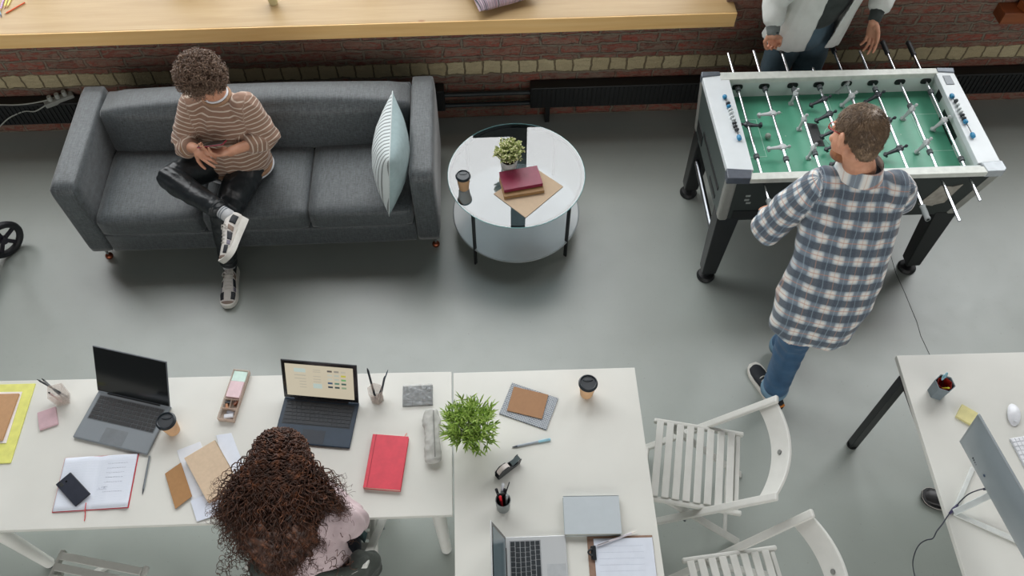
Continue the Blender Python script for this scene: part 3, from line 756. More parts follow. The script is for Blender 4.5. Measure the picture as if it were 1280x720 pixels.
# ================= helpers for table things =================
DZ=.75
def paperm(r,g,b,rough=.85): return mat(r,g,b,rough,0,.03,25)
def cup(label,px,py,z,h=.105,lid='black',s=1.0,ang=0):
    t=thing('coffee_cup',label,'cup',P(px,py,z),ang); h*=s
    b=MB(); b.lathe((0,0,0),[(.001,.004),(.027*s,.004),(.028*s,0),(.0285*s,.002),(.039*s,h*.93),(.040*s,h*.95),(.037*s,h*.95),(.036*s,h*.9),(.001,h*.9)],n=32); obj('paper_body',b,M['cupb'],t,True,auto=40)
    b=MB(); b.lathe((0,0,0),[(.0425*s,h*.93),(.0435*s,h*.95),(.0435*s,h*.985),(.0405*s,h*1.0),(.039*s,h*1.06),(.0365*s,h*1.075),(.034*s,h*1.06),(.033*s,h*1.025),(.001,h*1.02)],n=36)
    l=obj('lid',b,M['lid'],t,True,auto=40)
    b=MB(); b.lathe((.0,0,0),[(.001,h*1.02),(.018*s,h*1.02),(.016*s,h*1.05),(.001,h*1.052)],n=20,M=Matrix.Diagonal((1.3,.45,1)));  b.v=[v+V((0,.014*s,0)) for v in b.v]; obj('sip_spout',b,M['lid'],l,True,auto=40)
    return t
M['cupb']=mat(204,164,124,.75); M['lid']=mat(30,38,44,.28)
def slabthing(name,label,cat,c,w,d,h,ang,z,m,bev=.001,group=None):
    b=MB(); b.box((0,0,h/2),(w,d,h)); 
    o=obj(name,b,m,None,bevel=bev,loc=(0,0,0)); o.location=(c[0],c[1],z); o.rotation_euler=(0,0,ang); WM[o.name]=Matrix.Translation(o.location)@Matrix.Rotation(ang,4,'Z'); return tag(o,label,cat,group)
def book(name,label,cat,c,w,d,h,ang,z,cover,pages=None,spine='L',bandm=None,group=None,cm=.0022):
    """closed book: cover boards, spine and page block"""
    t=thing(name,label,cat,(c[0],c[1],z),ang,group); pages=pages or M['pages']
    b=MB(); b.box((0,0,cm/2),(w,d,cm)); b.box((0,0,h-cm/2),(w,d,cm))
    sp={'L':((-w/2+cm/2,0,h/2),(cm,d,h)),'F':((0,-d/2+cm/2,h/2),(w,cm,h)),'B':((0,d/2-cm/2,h/2),(w,cm,h)),'R':((w/2-cm/2,0,h/2),(cm,d,h))}[spine]; b.box(*sp)
    obj('cover',b,cover,t,bevel=.0012)
    e=.003; b=MB(); b.box((0,0,h/2),(w-2*e,d-2*e,h-2*cm)); 
    obj('pages',b,pages,t)
    return t
def m_pages():
    t=NT('page_block'); co=t.coord('Object'); n=t.noise(t.mapping(co,(3,3,900)),1,2); t.col(t.ramp(n,[(.35,rgb(196,186,166)),(.65,rgb(226,219,202))])); t.set(.9); return t.m
M['pages']=m_pages(); M['paper']=paperm(222,226,232)
def pen(label,a,b_,r,m,tipm=None,cap=None,name='pen',group=None):
    c=(a+b_)/2; c.z=min(a.z,b_.z)-r; t=thing(name,label,'pen',c,0,group); d=(b_-a).normalized(); L=(b_-a).length
    q=MB(); q.tube([a,a+d*L*.86],r,n=12); obj('barrel',q,m,t,True,world=True,auto=40)
    q=MB(); q.tube([a+d*L*.86,a+d*L*.97,b_],[r,r*.5,r*.2],n=12); obj('tip',q,tipm or m,t,True,world=True,auto=40)
    q=MB(); q.bar(a+d*.004+V((0,0,r*1.1)),a+d*L*.3+V((0,0,r*1.1)),.0025,.0012); obj('clip',q,M['steel'],t,world=True)
    return t
# ---- laptops ----
def laptop(label,c,w,d,ang,z,tilt,bodym,deckm,keym,lidm,screen,keydim=None,lidh=None,pad=True,tabl=False,th=.014):
    t=thing('laptop',label,'laptop',(c[0],c[1],z),ang); th=th; lh=lidh or d*.97
    b=MB(); b.box((0,0,th/2+.001),(w,d,th)); base=obj('base',b,bodym,t,bevel=.004)
    for x in (-1,1):
        for y in (-1,1):
            b=MB(); b.cyl((x*(w/2-.02),y*(d/2-.02),0),(x*(w/2-.02),y*(d/2-.02),.002),.006,n=12); obj('rubber_foot',b,M['black'],base,True,auto=40)
    kx,ky0,ky1=(w*.44,-d*.08,d*.40) if keydim is None else keydim
    b=MB(); b.box((0,(ky0+ky1)/2,th+.0012),(kx*2+.006,ky1-ky0+.006,.0008)); well=obj('keyboard_well',b,deckm,base)
    rows=6; b=MB(); rh=(ky1-ky0)/rows
    for r in range(rows):
        y=ky1-rh*(r+.5); n=14 if r<5 else 10
        if r in (0,1,2,3,4): ws=[1]*n; ws[-1]=1.3 if r in(1,2,3) else 1; ws[0]=1+.25*(r if r<4 else 0)
        else: ws=[1,1,1,1.2,5,1.2,1,.9,.9,.9]
        tot=sum(ws); x=-kx
        if r==4: ws[0]=1.9; tot=sum(ws)
        for q in ws:
            wk=2*kx*q/tot; b.box((x+wk/2,y,th+.0022),(wk-.0032,rh-.0032,.0016)); x+=wk
    obj('keys',b,keym,base,bevel=0)
    if pad:
        b=MB(); b.box((0,(-d/2+ky0-.012)/2-.002,th+.0012),(w*.30,(ky0-.012+d/2)*.80,.0006)); obj('trackpad',b,mat(118,124,128,.3,.2) if pad is True else pad,base,bevel=.0005)
    hy=d/2-.006; hz=th+.004
    b=MB(); b.cyl((-w*.36,hy,hz-.002),(w*.36,hy,hz-.002),.005,n=14); obj('hinge',b,deckm if tabl else M['black'],base,True,auto=40)
    R=Matrix.Rotation(math.radians(-tilt),3,'X')   # lid local: x right, z up the lid, screen faces -y
    def L(p): return V((0,hy,hz))+R@V(p)
    b=MB(); b.box((0,0,lh/2+.002),(w,.006,lh)); b.v=[L(v) for v in b.v]; lid=obj('lid',b,lidm,t,bevel=.003)
    b=MB(); b.box((0,-.0033,lh/2+.002),(w-.008,.0008,lh-.008)); b.v=[L(v) for v in b.v]; obj('bezel',b,M['screen_black'],lid,bevel=.0003)
    if screen=='off': return t
    mx_,my_=.018,.018
    if screen=='ui':
        b=MB(); b.box((0,-.0042,lh/2+.002),(w-2*mx_,.0008,lh-2*my_)); 
        sw,sh=w-2*mx_,lh-2*my_
        def R_(u0,v0,u1,v1,mi):
            x0=-sw/2+u0*sw;x1=-sw/2+u1*sw; zt=.002+lh/2+sh/2; b.box(((x0+x1)/2,-.0048,zt-(v0+v1)/2*sh),(x1-x0,.0004,(v1-v0)*sh),mi=mi)
        R_(.13,.12,.30,.24,1); R_(.41,.13,.52,.15,2); R_(.41,.19,.52,.21,2); R_(.13,.32,.30,.35,2)
        for v in (.43,.52,.61,.70): R_(.13,v,.30,v+.025,2) if v<.5 else R_(.20,v,.30,v+.025,2)
        for v in (.33,.42,.50): R_(.41,v,.52,v+.022,2)
        R_(.40,.57,.53,.72,1)
        cols=[(3,4,5),(6,7,8),(6,7,9),(10,11,12),(13,14,15)]
        for j,rw in enumerate(cols):
            for i,mi in enumerate(rw): R_(.62+i*.10,.12+j*.125,.69+i*.10,.175+j*.125,mi)
        b.v=[L(v) for v in b.v]
        def E_(r,g,bb,s=.78):
            k=NT('lit_screen_%d_%d_%d'%(r,g,bb)); k.col((0.02,.02,.02,1)); k.set(.3); k.b.inputs['Emission Color'].default_value=rgb(r,g,bb); k.b.inputs['Emission Strength'].default_value=s; return k.m
        mats=[E_(206,196,172),E_(188,204,196),E_(184,178,160),E_(90,86,80),E_(150,146,136),E_(190,184,166),E_(196,198,184),E_(184,190,178),E_(196,190,70),E_(110,170,110),E_(52,84,112),E_(92,132,116),E_(66,96,88),E_(50,66,76),E_(58,78,76),E_(140,160,130)]
        obj('display',b,mats,lid)
    else:
        b=MB(); b.box((0,-.0042,lh/2+.002),(w-2*mx_,.0008,lh-2*my_)); b.v=[L(v) for v in b.v]; obj('display',b,screen,lid)
    return t
M['screen_black']=mat(24,27,28,.10,0,.03)
alu=mat(126,133,138,.38,.25,.03,6); alud=mat(92,98,102,.4,.2)
c,w,d,a=rectpx((91,545),(184,567),(122,488),.765)
laptop('grey laptop with a black switched-off screen, beside the pen cup',(c[0],c[1]),w,.235,a,DZ,31,alu,alud,mat(20,22,24,.4),mat(84,90,96,.4),'off',lidh=.238)
c2,w2,d2,a2=rectpx((353,532),(449,545),(356,495),.765)
navy=mat(40,56,72,.45,.1)
pr_=P(445,561,.762); bl_=P(356,495,.762); br_=P(449,503,.762)
ang=math.atan2(br_.y-bl_.y,br_.x-bl_.x); wv=(br_-bl_).length; n=V((math.sin(ang),-math.cos(ang),0)); dep=(pr_-br_).dot(n); cc=(bl_+br_)/2+n*dep/2
laptop('dark blue laptop showing a pale page with colour swatches',(cc.x,cc.y),wv,dep,ang,DZ,28,navy,mat(28,36,44,.5),mat(24,32,40,.45),mat(22,26,34,.35),'ui',lidh=.205,pad=mat(30,40,52,.4),th=.010)
silver=mat(186,189,190,.35,.2,.02,6)
# silver laptop: user sits at the right, hinge to the left
h1=P(628,672,.762); fr_=P(708,675,.762)
laptop('silver laptop cut by the bottom edge, its lid open to the left',((h1.x+fr_.x)/2,h1.y-.165),.33,.255,math.radians(89.5),DZ,14,silver,mat(150,153,155,.4,.2),mat(34,40,44,.4),mat(200,202,202,.4,.1),mat(96,112,118,.12,0,.1,4),lidh=.225,pad=mat(176,180,182,.3,.2))
# ---- paper cups ----
cup('coffee cup with black lid touching the grey laptop',217,538,DZ,.100)
cup('coffee cup with black lid alone at the far right of the plant desk',733,492,DZ,.105)
cup('coffee cup with dark lid on the round glass table',580,235,.501,.105)
# ---- pen cups ----
def clearm(r,g,b,a=.35):
    t=NT('clear_plastic_%d_%d_%d'%(r,g,b)); nt=t.t; t.col(rgb(r,g,b)); t.set(.15)
    tr=t.n('ShaderNodeBsdfTransparent'); mx=t.n('ShaderNodeMixShader'); mx.inputs[0].default_value=a
    t.l(tr.outputs[0],mx.inputs[1]); t.l(t.b.outputs[0],mx.inputs[2]); t.l(mx.outputs[0],nt.nodes['Material Output'].inputs[0]); return t.m
M['clear']=clearm(210,196,186,.30)
def boxcup(label,bp,tp,w,h,ang,m,n=4,th=.003,lean=V((0,0,0)),round_=False,cat='pen cup',name='pen_cup'):
    t=thing(name,label,cat,bp,ang); b=MB(); r=w/2/math.cos(PI/n) if n<12 else w/2
    off=PI/n
    ro=[(r*math.cos(2*PI*i/n+off),r*math.sin(2*PI*i/n+off)) for i in range(n)]; ri=[(x*(1-2*th/w),y*(1-2*th/w)) for x,y in ro]
    vs=[V((x*.86,y*.86,0)) for x,y in ro]+[V((x,y,h)) for x,y in ro]+[V((x,y,h)) for x,y in ri]+[V((x*.86,y*.86,th)) for x,y in ri]
    fs=[tuple(reversed(range(n)))]
    for k in range(3): fs+=[(k*n+i,k*n+(i+1)%n,(k+1)*n+(i+1)%n,(k+1)*n+i) for i in range(n)]
    fs.append(tuple(range(3*n,4*n))); b.add(vs,fs); obj('holder_body',b,m,t,smooth=n>12,auto=40 if n>12 else None); return t
def stick(name,label,cat,a,b_,r,m,tm=None,group=None,n=8,tl=.1):
    """pencil or pen as its own thing"""
    c=V(((a+b_)/2)); t=thing(name,label,cat,(c.x,c.y,min(a.z,b_.z)),0,group); d=b_-a
    q=MB(); q.tube([a,a+d*(1-tl)],r,n=n); obj('barrel',q,m,t,True,world=True,auto=40)
    q=MB(); q.tube([a+d*(1-tl),b_],[r,r*.25],n=n); obj('tip',q,tm or m,t,True,world=True,auto=40); return t
base=P(80,500,DZ); boxcup('clear square pen cup left of the grey laptop',base,None,.062,.095,.25,M['clear'])
for i,(tx,ty,lab,m) in enumerate(((46,474,'leftmost black pen leaning out of the clear cup by the grey laptop',mat(40,44,54,.4)),(52,473,'grey pencil leaning in the clear cup by the grey laptop, furthest back',mat(120,124,126,.4)),(60,490,'pale pink pen leaning low in the clear cup by the grey laptop',mat(190,170,168,.5)))):
    foot=base+V((.016-.01*i,.012-.012*i,.006)); top=P(tx,ty,DZ+(.125 if i<2 else .108)); stick('pen',lab,'pen',foot,top,.0042,m,tm=mat(30,30,34,.4))
base=P(472,499,DZ); boxcup('clear six-sided pen cup right of the dark blue laptop',base,None,.062,.095,.2,M['clear'],n=6)
for i,(tx,ty,lab,m) in enumerate(((459,460,'black pen leaning left in the cup by the blue laptop',mat(24,34,44,.4)),(485,462,'thin pen leaning right in the cup by the blue laptop, its tip dark',mat(50,70,84,.4)),(481,470,'thick dark marker leaning right in the cup by the blue laptop',mat(44,56,64,.4)))):
    foot=base+V((-.010+.01*i,.006-.010*i,.006)); stick('pen',lab,'pen',foot,P(tx,ty,DZ+.145-.012*i),(.0050,.0030,.0052)[i],m)
base=P(629,634,DZ); t=boxcup('round grey pen cup full of black pens on the plant desk',base,None,.064,.092,0,mat(118,124,124,.35,.5),n=28)
pk=[((620,611),.13,mat(18,20,24,.4),'black marker standing at the left of the full round pen cup'),((629,604),.135,mat(190,194,200,.35),'white-capped pen standing at the back of the full round pen cup'),((637,602),.15,mat(28,32,36,.4),'thin black pen sticking out highest from the full round pen cup'),((625,620),.115,mat(206,40,50,.4),'red-capped pen standing in the front of the full round pen cup'),((634,618),.12,mat(150,156,158,.3),'grey marker standing at the right of the full round pen cup'),((622,617),.118,mat(20,22,26,.4),'short black marker behind the red cap in the full round pen cup'),((631,611),.12,mat(26,28,34,.4),'black pen standing in the middle of the full round pen cup')]
for i,((tx,ty),h,m,lab) in enumerate(pk):
    a=i*2*PI/7; stick('pen',lab,'pen',base+V((.016*math.cos(a+2),.016*math.sin(a+2),.006)),P(tx,ty,DZ+h*(.9 if i!=2 else 1)),.0028 if i==2 else .0062,m,n=12,tl=.04)
base=P(1170,491,DZ); bt=boxcup('grey six-sided pen cup with red inside near the silver monitor',base,None,.078,.098,.1,mat(112,124,130,.5),n=6)
b=MB(); b.lathe((0,0,0),[(.001,.05),(.031,.05),(.034,.094),(.033,.094),(.030,.051)],n=6); obj('red_lining',b,mat(150,30,20,.6),bt)
stick('pen','yellow pencil in the grey six-sided cup near the silver monitor','pen',base+V((0,-.005,.055)),P(1187,485,DZ+.105),.004,mat(206,206,60,.5))
st=thing('scissors','scissors with pale blue handles standing in the grey six-sided cup','scissors',base+V((.004,.004,.052)))
a=base+V((.004,.004,.052)); tp=P(1181,470,DZ+.125); b=MB(); b.bar(a,a.lerp(tp,.75),.010,.002); obj('blades',b,M['steel'],st,world=True)
d=(tp-a).normalized(); x,y,_=frame(d)
for s_ in (-1,1):
    c=a.lerp(tp,.92)+x*s_*.009+d*.004; b=MB(); b.tube([c+x*.0085*math.cos(q)*1.0+d*.016*math.sin(q) for q in [2*PI*i/18 for i in range(18)]],.0028,n=8,closed=True); obj('handle_ring',b,mat(138,186,200,.4),st,True,world=True)

# ---- left desk papers ----
z=DZ
c,w,d,a=rectpx((-20,579),(15,579),(-8,480),z)
b=MB(); q=[P(-70,583,z),P(14,579,z),P(45,480,z),P(-35,482,z)]
b.hexa(q,[p+V((0,0,.006)) for p in q]); tag(obj('folder',b,mat(214,214,116,.6),bevel=.001),'large yellow-green folder at the left end of the desk','folder')
zz=z+.0065
b=MB(); q=[P(-70,556,zz),P(8,554,zz),P(28,490,zz),P(-60,491,zz)]; b.hexa(q,[p+V((0,0,.003)) for p in q]); tag(obj('paper_sheet',b,paperm(232,226,222),bevel=.0005),'white sheets sticking out between the yellow folder and brown notebook','paper')
zz+=.0035
c=(P(4,551,zz)+P(25,493,zz)+P(-60,495,zz)+P(-80,553,zz))/4; pa,pb,pd=P(-80,553,zz),P(3,552,zz),P(24,493,zz); an=math.atan2((pb-pa).y,(pb-pa).x)
M['kraft']=mat(180,140,102,.85,0,.05,60); M['kraft2']=mat(200,178,152,.85,0,.05,60); M['kraft3']=mat(160,120,78,.85,0,.05,60)
b=MB(); q=[P(-70,554,zz),P(4,551,zz),P(25,493,zz),P(-60,495,zz)]; b.hexa(q,[p+V((0,0,.010)) for p in q]); tag(obj('notebook',b,M['kraft'],bevel=.001),'brown kraft notebook on the yellow folder, cut by the left edge','notebook')
# sticky notes (pink)
c,w,d,a=rectpx((50,538),(73,530),(47,517),z+.004); slabthing('sticky_notes','dusty pink pad of sticky notes below the clear pen cup','sticky notes',(c.x,c.y),w,d,.012,a,z,mat(196,166,172,.85))
# open notebook with red cover, ribbon
pa,pb,pd=P(65,641,z),P(161,635,z),P(78,573,z); an=math.atan2((pb-pa).y,(pb-pa).x); w=(pb-pa).length; n=V((-math.sin(an),math.cos(an),0)); d=(pd-pa).dot(n)
cc=(pa+pb)/2+n*d/2
t=thing('open_notebook','open notebook with red cover and ribbon under the black phone','notebook',(cc.x,cc.y,z),an)
red=mat(190,48,62,.6)
b=MB(); b.box((0,0,.0015),(w,d,.003)); obj('cover',b,red,t,bevel=.001)
b=MB()
def pg(u,v):
    x=(u-.5)*(w-.008); y=(v-.5)*(d-.006); s_=u-.5
    zz=.0035+.009*min(1,abs(s_)*6)*(1-.55*abs(s_)*2)
    if u>.86 and v<.12: zz+=.012*((u-.86)/.14)*((.12-v)/.12)
    return V((x,y,zz))
b.quadgrid(pg,40,10); m_=len(b.v); 
b2=MB(); b2.quadgrid(lambda u,v:V((pg(u,v).x,pg(u,v).y,.0032)),40,10); b.add(b2.v,[tuple(reversed(f)) for f in b2.f])
W_=41; edge=list(range(0,41))+[41*j+40 for j in range(1,11)]+[41*10+i for i in range(39,-1,-1)]+[41*j for j in range(9,0,-1)]
for i in range(len(edge)): b.f.append((edge[i],edge[(i+1)%len(edge)],edge[(i+1)%len(edge)]+m_,edge[i]+m_)); b.mi.append(0)
def m_ruled():
    q=NT('ruled_page'); co=q.coord('Object'); sp=q.n('ShaderNodeSeparateXYZ'); q.l(co,sp.inputs[0]); l_=q.math('LESS_THAN',q.math('PINGPONG',sp.outputs[1],.0035),.00035)
    q.col(q.mix(q.math('MULTIPLY',l_,.5),rgb(216,222,232),rgb(150,160,178))); q.set(.85); return q.m
obj('pages',b,m_ruled(),t,True)
b=MB(); rp=[(.0-.02,-d/2+.03,.012),(-.018,-d/2-.002,.010),(-.017,-d/2-.012,.004),(-.015,-d/2-.030,.003),(-.0145,-d/2-.045,.003)]
b.tube([V(p) for p in smooth_path(rp,4)],.0018,n=6); obj('ribbon',b,mat(200,50,50,.6),t,True)
# handwriting on the page: short pen strokes
b=MB(); random.seed(3)
for r_ in range(7):
    y=d*.33-r_*.021; x=w*.12
    L_n=.36 if r_ not in (5,) else .18
    while x<w*L_n:
        l_=random.uniform(.004,.009); p=V((x,y,0)); q_=V((x+l_,y+random.uniform(-.0012,.0012),0))
        for k in (p,q_): k.z=pg(k.x/(w-.008)+.5,k.y/(d-.006)+.5).z+.0006
        b.tube([p,q_],.0004,n=4); x+=l_+.003
obj('handwriting',b,mat(120,126,146,.7),t)
b=MB()
for dx,dy in ((-.012,0),(.0,.004),(.012,0)): 
    x=w*.10+dx;y=-d*.12+dy; zz=pg(x/(w-.008)+.5,y/(d-.006)+.5).z+.0007
    b.tube([V((x-.003,y-.004,zz)),V((x,y+.005,zz)),V((x+.003,y-.004,zz))],.0004,n=4)
b.tube([V((w*.10-.018,-d*.12-.008,.0125)),V((w*.10+.02,-d*.12-.006,.0125))],.0004,n=4)
obj('scribble',b,mat(120,126,146,.7),t)
def phone(label,c,w,d,ang,z,m,back,camx=-1):
    t=thing('smartphone',label,'phone',(c[0],c[1],z),ang); b=MB(); b.box((0,0,.004),(w,d,.008)); obj('case',b,m,t,bevel=.0035)
    b=MB(); b.box((0,0,.0083),(w-.004,d-.004,.0006)); obj('back_panel',b,back,t,bevel=.0002)
    b=MB(); b.box((camx*w*.28,d*.36,.0092),(w*.18,d*.14,.0012)); obj('camera_bump',b,M['black'],t,bevel=.0008)
    b=MB(); b.cyl((w*.02,d*.33,.0085),(w*.02,d*.33,.0098),.004,n=14); obj('camera_lens',b,M['screen_black'],t,True,auto=40)
    return t
A_,B_,D_x=P(68,603,z+.02),P(97,635,z+.02),P(85,588,z+.02)
v1=P(114,620,z+.02)-P(97,635,z+.02); v2=A_-B_
an=math.atan2(v2.y,v2.x)-PI/2; cc=(P(68,603,z+.02)+P(114,620,z+.02))/2
cc=(A_+B_+P(86,588,z+.02)+P(114,620,z+.02))/4
phone('black smartphone lying on the open notebook',(cc.x,cc.y),.074,.148,an,z+.0135,mat(36,38,46,.35),mat(46,50,60,.25))
pen('slim grey pen beside the open notebook',P(187,570,z+.006),P(178,618,z+.004),.0042,mat(128,136,140,.3,.5),mat(110,116,120,.3,.6))
# stationery tray with lid
t_c,w,d,a=rectpx((271,523),(294,530),(294,464),z)
pa,pb,pe=P(272,525,z),P(295,530,z),P(315,468,z)
an=math.atan2((pe-pb).y,(pe-pb).x)-PI/2; w=.075; d=(pe-pb).length; n=V((-math.sin(an),math.cos(an),0)); lx_=V((math.cos(an),math.sin(an),0))
cc=(pa+pb)/2+n*d/2
t=thing('stationery_tray','narrow clear tray holding clips and pink notes on the left desk','tray',(cc.x,cc.y,z),an)
tw,hh=.0025,.030; b=MB(); b.box((0,0,tw/2),(w,d,tw))
for s_ in (-1,1): b.box((s_*(w/2-tw/2),0,hh/2),(tw,d,hh)); b.box((0,s_*(d/2-tw/2),hh/2),(w,tw,hh))
b.box((0,-d*.28,hh/2),(w,tw,hh*.9)); b.box((0,-d*.10,hh/2),(w,tw,hh*.9)); b.box((.0,-d*.19,hh/2),(tw,d*.18,hh*.9))
obj('tray_body',b,clearm(220,200,184,.45),t,bevel=.001)
def onT(x,y,z_=.004): return V((cc.x,cc.y,z))+lx_*x+n*y+V((0,0,z_))
slabthing('sticky_notes','pink pad of sticky notes lying in the narrow clear tray','sticky notes',tuple(onT(0,d*.10))[:2],w*.84,d*.32,.026,an,z+.003,mat(222,196,200,.85))
slabthing('sticky_notes','pale mint pad of sticky notes at the far end of the narrow tray','sticky notes',tuple(onT(0,d*.37))[:2],w*.84,d*.20,.022,an,z+.003,mat(206,230,220,.85))
for i,(x,y,m,l) in enumerate(((-.018,-.13,mat(40,42,50,.4),'black'),(.018,-.13,mat(120,60,20,.4),'amber'),(-.018,-.20,mat(176,120,80,.5),'copper-coloured'))):
    q=onT(x,y*d/.9*1.0,.004); tt=thing('binder_clip','small %s binder clip in the narrow clear tray'%l,'binder clip',q,an+i)
    b=MB(); b.prism([(-.012,-.006),(.012,-.006),(.010,.006),(-.010,.006)],0,.014); obj('clip_body',b,m,tt,bevel=.001)
    b=MB(); b.tube([V((-.005,0,.012)),V((-.006,.008,.018)),V((0,.013,.020)),V((.006,.008,.018)),V((.005,0,.012))],.0008,n=5); obj('wire_lever',b,M['steel'],tt,True)
slabthing('eraser','white eraser at the near end of the narrow clear tray','eraser',tuple(onT(.004,-d*.40))[:2],.042,.020,.012,an+.25,z+.003,mat(214,216,222,.7),.003)
slabthing('eraser','small grey eraser in the near compartment of the narrow clear tray','eraser',tuple(onT(.006,-d*.33))[:2],.034,.014,.010,an-.15,z+.003,mat(160,162,172,.7),.003)
# red notebook
pa,pb,pd=P(454,608,z+.018),P(500,615,z+.018),P(466,542,z+.018); an=math.atan2((pb-pa).y,(pb-pa).x)
A=P(454,608,z+.02);B=P(500,614,z+.02);Cc=P(511,546,z+.02);Dd=P(466,542,z+.02); cc=(A+B+Cc+Dd)/4
yv=((Dd-A)+(Cc-B))/2; an=math.atan2(yv.y,yv.x)-PI/2; w=((B-A).length+(Cc-Dd).length)/2; d=yv.length
t=book('red_notebook','closed bright red hardcover notebook right of the blue laptop','notebook',(cc.x,cc.y),w,d,.020,an,z,mat(206,62,78,.5))
b=MB(); b.box((-w/2+.016,0,.0204),(.0025,d,.0008)); obj('spine_groove',b,mat(160,30,50,.5),t)
b=MB(); b.tube([V((w*.38,d/2-.004,.012)),V((w*.39,d/2+.010,.010)),V((w*.41,d/2+.022,.002))],.0016,n=6); obj('ribbon',b,mat(226,120,110,.6),t,True)
# clear box of clips
A=P(503,508,z+.01);B=P(541,506,z+.01);Dd=P(503,482,z+.01); an=math.atan2((B-A).y,(B-A).x); w=(B-A).length; n=V((-math.sin(an),math.cos(an),0)); d=(Dd-A).dot(n); cc=(A+B)/2+n*d/2
t=thing('clip_box','flat clear plastic box full of paper clips on the left desk','box',(cc.x,cc.y,z),an)
b=MB(); b.box((0,0,.001),(w,d,.002)); hh=.016
for s_ in (-1,1): b.box((s_*(w/2-.001),0,hh/2),(.002,d,hh)); b.box((0,s_*(d/2-.001),hh/2),(w,.002,hh))
b.box((0,-d*.22,hh/2),(w,.0015,hh))
for k in (-.17,.17): b.box((k*w,-d*.36,hh/2),(.0015,d*.28,hh))
b.box((0,0,hh+.001),(w,d,.0015)); obj('box_shell',b,clearm(232,236,236,.10),t,bevel=.0008)
random.seed(11)
cb=MB()
for i in range(90):
    x=random.uniform(-w*.45,w*.45); y=random.uniform(-d*.17,d*.45) if i<70 else random.uniform(-d*.45,-d*.26); zz=random.uniform(.004,.012); an2=random.uniform(0,PI)
    u=V((math.cos(an2),math.sin(an2),random.uniform(-.2,.2))).normalized(); s2=V((-u.y,u.x,0)); c=V((x,y,zz)); L=.010
    pts=[c+u*L*.6+s2*.0028,c-u*L+s2*.0028,c-u*L-s2*.0028,c+u*L-s2*.0028,c+u*L+s2*.0014,c-u*L*.6+s2*.0014]
    pts=[V((max(-w*.47,min(w*.47,p.x)),max(-d*.47,min(d*.47,p.y)),max(.003,min(.015,p.z)))) for p in pts]
    cb.tube(pts,.00055,n=4)
o=obj('paper_clips',cb,mat(190,194,198,.3,.5),None,world=False,loc=(0,0,0)); o.location=(cc.x,cc.y,z); o.rotation_euler=(0,0,an); tag(o,'heap of silver paper clips inside the flat clear plastic box','paper clips',kind='stuff')
for i,(x,y) in enumerate(((.32,.34),(.38,.22),(.30,.26))):
    q=V((cc.x,cc.y,z))+V((math.cos(an),math.sin(an),0))*x*w+n*y*d; tt=thing('binder_clip',('small black binder clip in the corner of the flat clear clip box','small black binder clip nearest the right wall of the flat clear clip box','small black binder clip lying leftmost in the flat clear clip box')[i],'binder clip',q+V((0,0,.003)),i*1.1)
    b=MB(); b.prism([(-.006,-.004),(.006,-.004),(.005,.004),(-.005,.004)],0,.007); obj('clip_body',b,M['black'],tt)
    b=MB(); b.tube([V((-.003,0,.006)),V((-.004,.006,.009)),V((.004,.006,.009)),V((.003,0,.006))],.0006,n=5); obj('wire_lever',b,M['steel'],tt,True)
# grey fabric pencil case
mb=MB(); a0=P(539,516,z+.03); a1=P(541,574,z+.03); d_=(a1-a0).normalized(); side=V((0,0,1)).cross(d_); secs=[]
for i in range(13):
    u=i/12; r=.034+.003*math.sin(u*9)+(.004 if .1<u<.3 else 0); hgt=.026*(1-.0*u)*(1-.25*math.exp(-((u-.95)/.1)**2)); c=a0.lerp(a1,u); c.z=z+hgt+.001
    secs.append((c,side,r,V((0,0,1)),hgt))
mb.loft(secs,n=28); t=thing('pencil_case','crumpled grey fabric pencil case between red notebook and plant','pencil case',((a0.x+a1.x)/2,(a0.y+a1.y)/2,z))
blobobj('fabric_body',mb,mat(176,176,171,.92,0,.08,40,.4,300),t,.0035,2,wrinkle=.0022,wscale=30)
b=MB(); b.tube([a0.lerp(a1,u)+side*.012+V((0,0,.026)) for u in [i/10 for i in range(11)]],.0022,n=6); obj('zip',b,mat(120,120,116,.6),t,True,world=True)
b=MB(); e=P(541,573,z+.02); b.cyl(e+V((0,0,-.002))-d_*.004,e+d_*.012+V((0,0,-.004)),.024,.021,n=20); obj('end_tab',b,mat(128,130,124,.9),t,True,world=True,auto=40)
# papers by the woman's left arm
def quadslab(name,label,cat,px4,z0,h,m,bev=.0006,group=None):
    q=[P(x,y,z0+h) for x,y in px4]; 
    a=sum(((q[i].x*q[(i+1)%4].y-q[(i+1)%4].x*q[i].y) for i in range(4)))
    if a<0: q.reverse()
    b=MB(); b.hexa([V((p.x,p.y,z0)) for p in q],[V((p.x,p.y,z0+h)) for p in q]); return tag(obj(name,b,m,bevel=bev),label,cat,group)
quadslab('paper_sheet','white sheets under the tan book, nearest the black-lid cup','paper',[(221,563),(250,552),(283,632),(247,652)],z,.002,M['paper'])
quadslab('paper_sheet','white sheet sticking out right of the tan book','paper',[(270,544),(289,541),(312,600),(288,612)],z+.0024,.002,paperm(216,222,232))
quadslab('paper_sheet','white sheets showing below the tan book beside the hair','paper',[(238,626),(270,612),(282,640),(246,652)],z+.0048,.0015,paperm(210,216,228))
quadslab('notebook','small brown notebook lying on white sheets left of the tan book','notebook',[(206,592),(226,578),(240,620),(219,636)],z+.0065,.004,M['kraft3'],.001)
A,B,Cc,Dd=(254,632),(294,606),(273,547),(235,568)
q=[P(x,y,z+.030) for x,y in (A,B,Cc,Dd)]; cc=sum(q,V())/4; xv=((q[1]-q[0])+(q[2]-q[3]))/2; an=math.atan2(xv.y,xv.x); w=xv.length; n=V((-math.sin(an),math.cos(an),0)); d=((q[3]-q[0])+(q[2]-q[1])).dot(n)/2
book('tan_book','thick tan book beside the curly hair on the left desk','book',(cc.x,cc.y),w*1.0,d*.98,.022,an,z+.0068,M['kraft2'],mat(214,182,150,.85),spine='R',cm=.003)
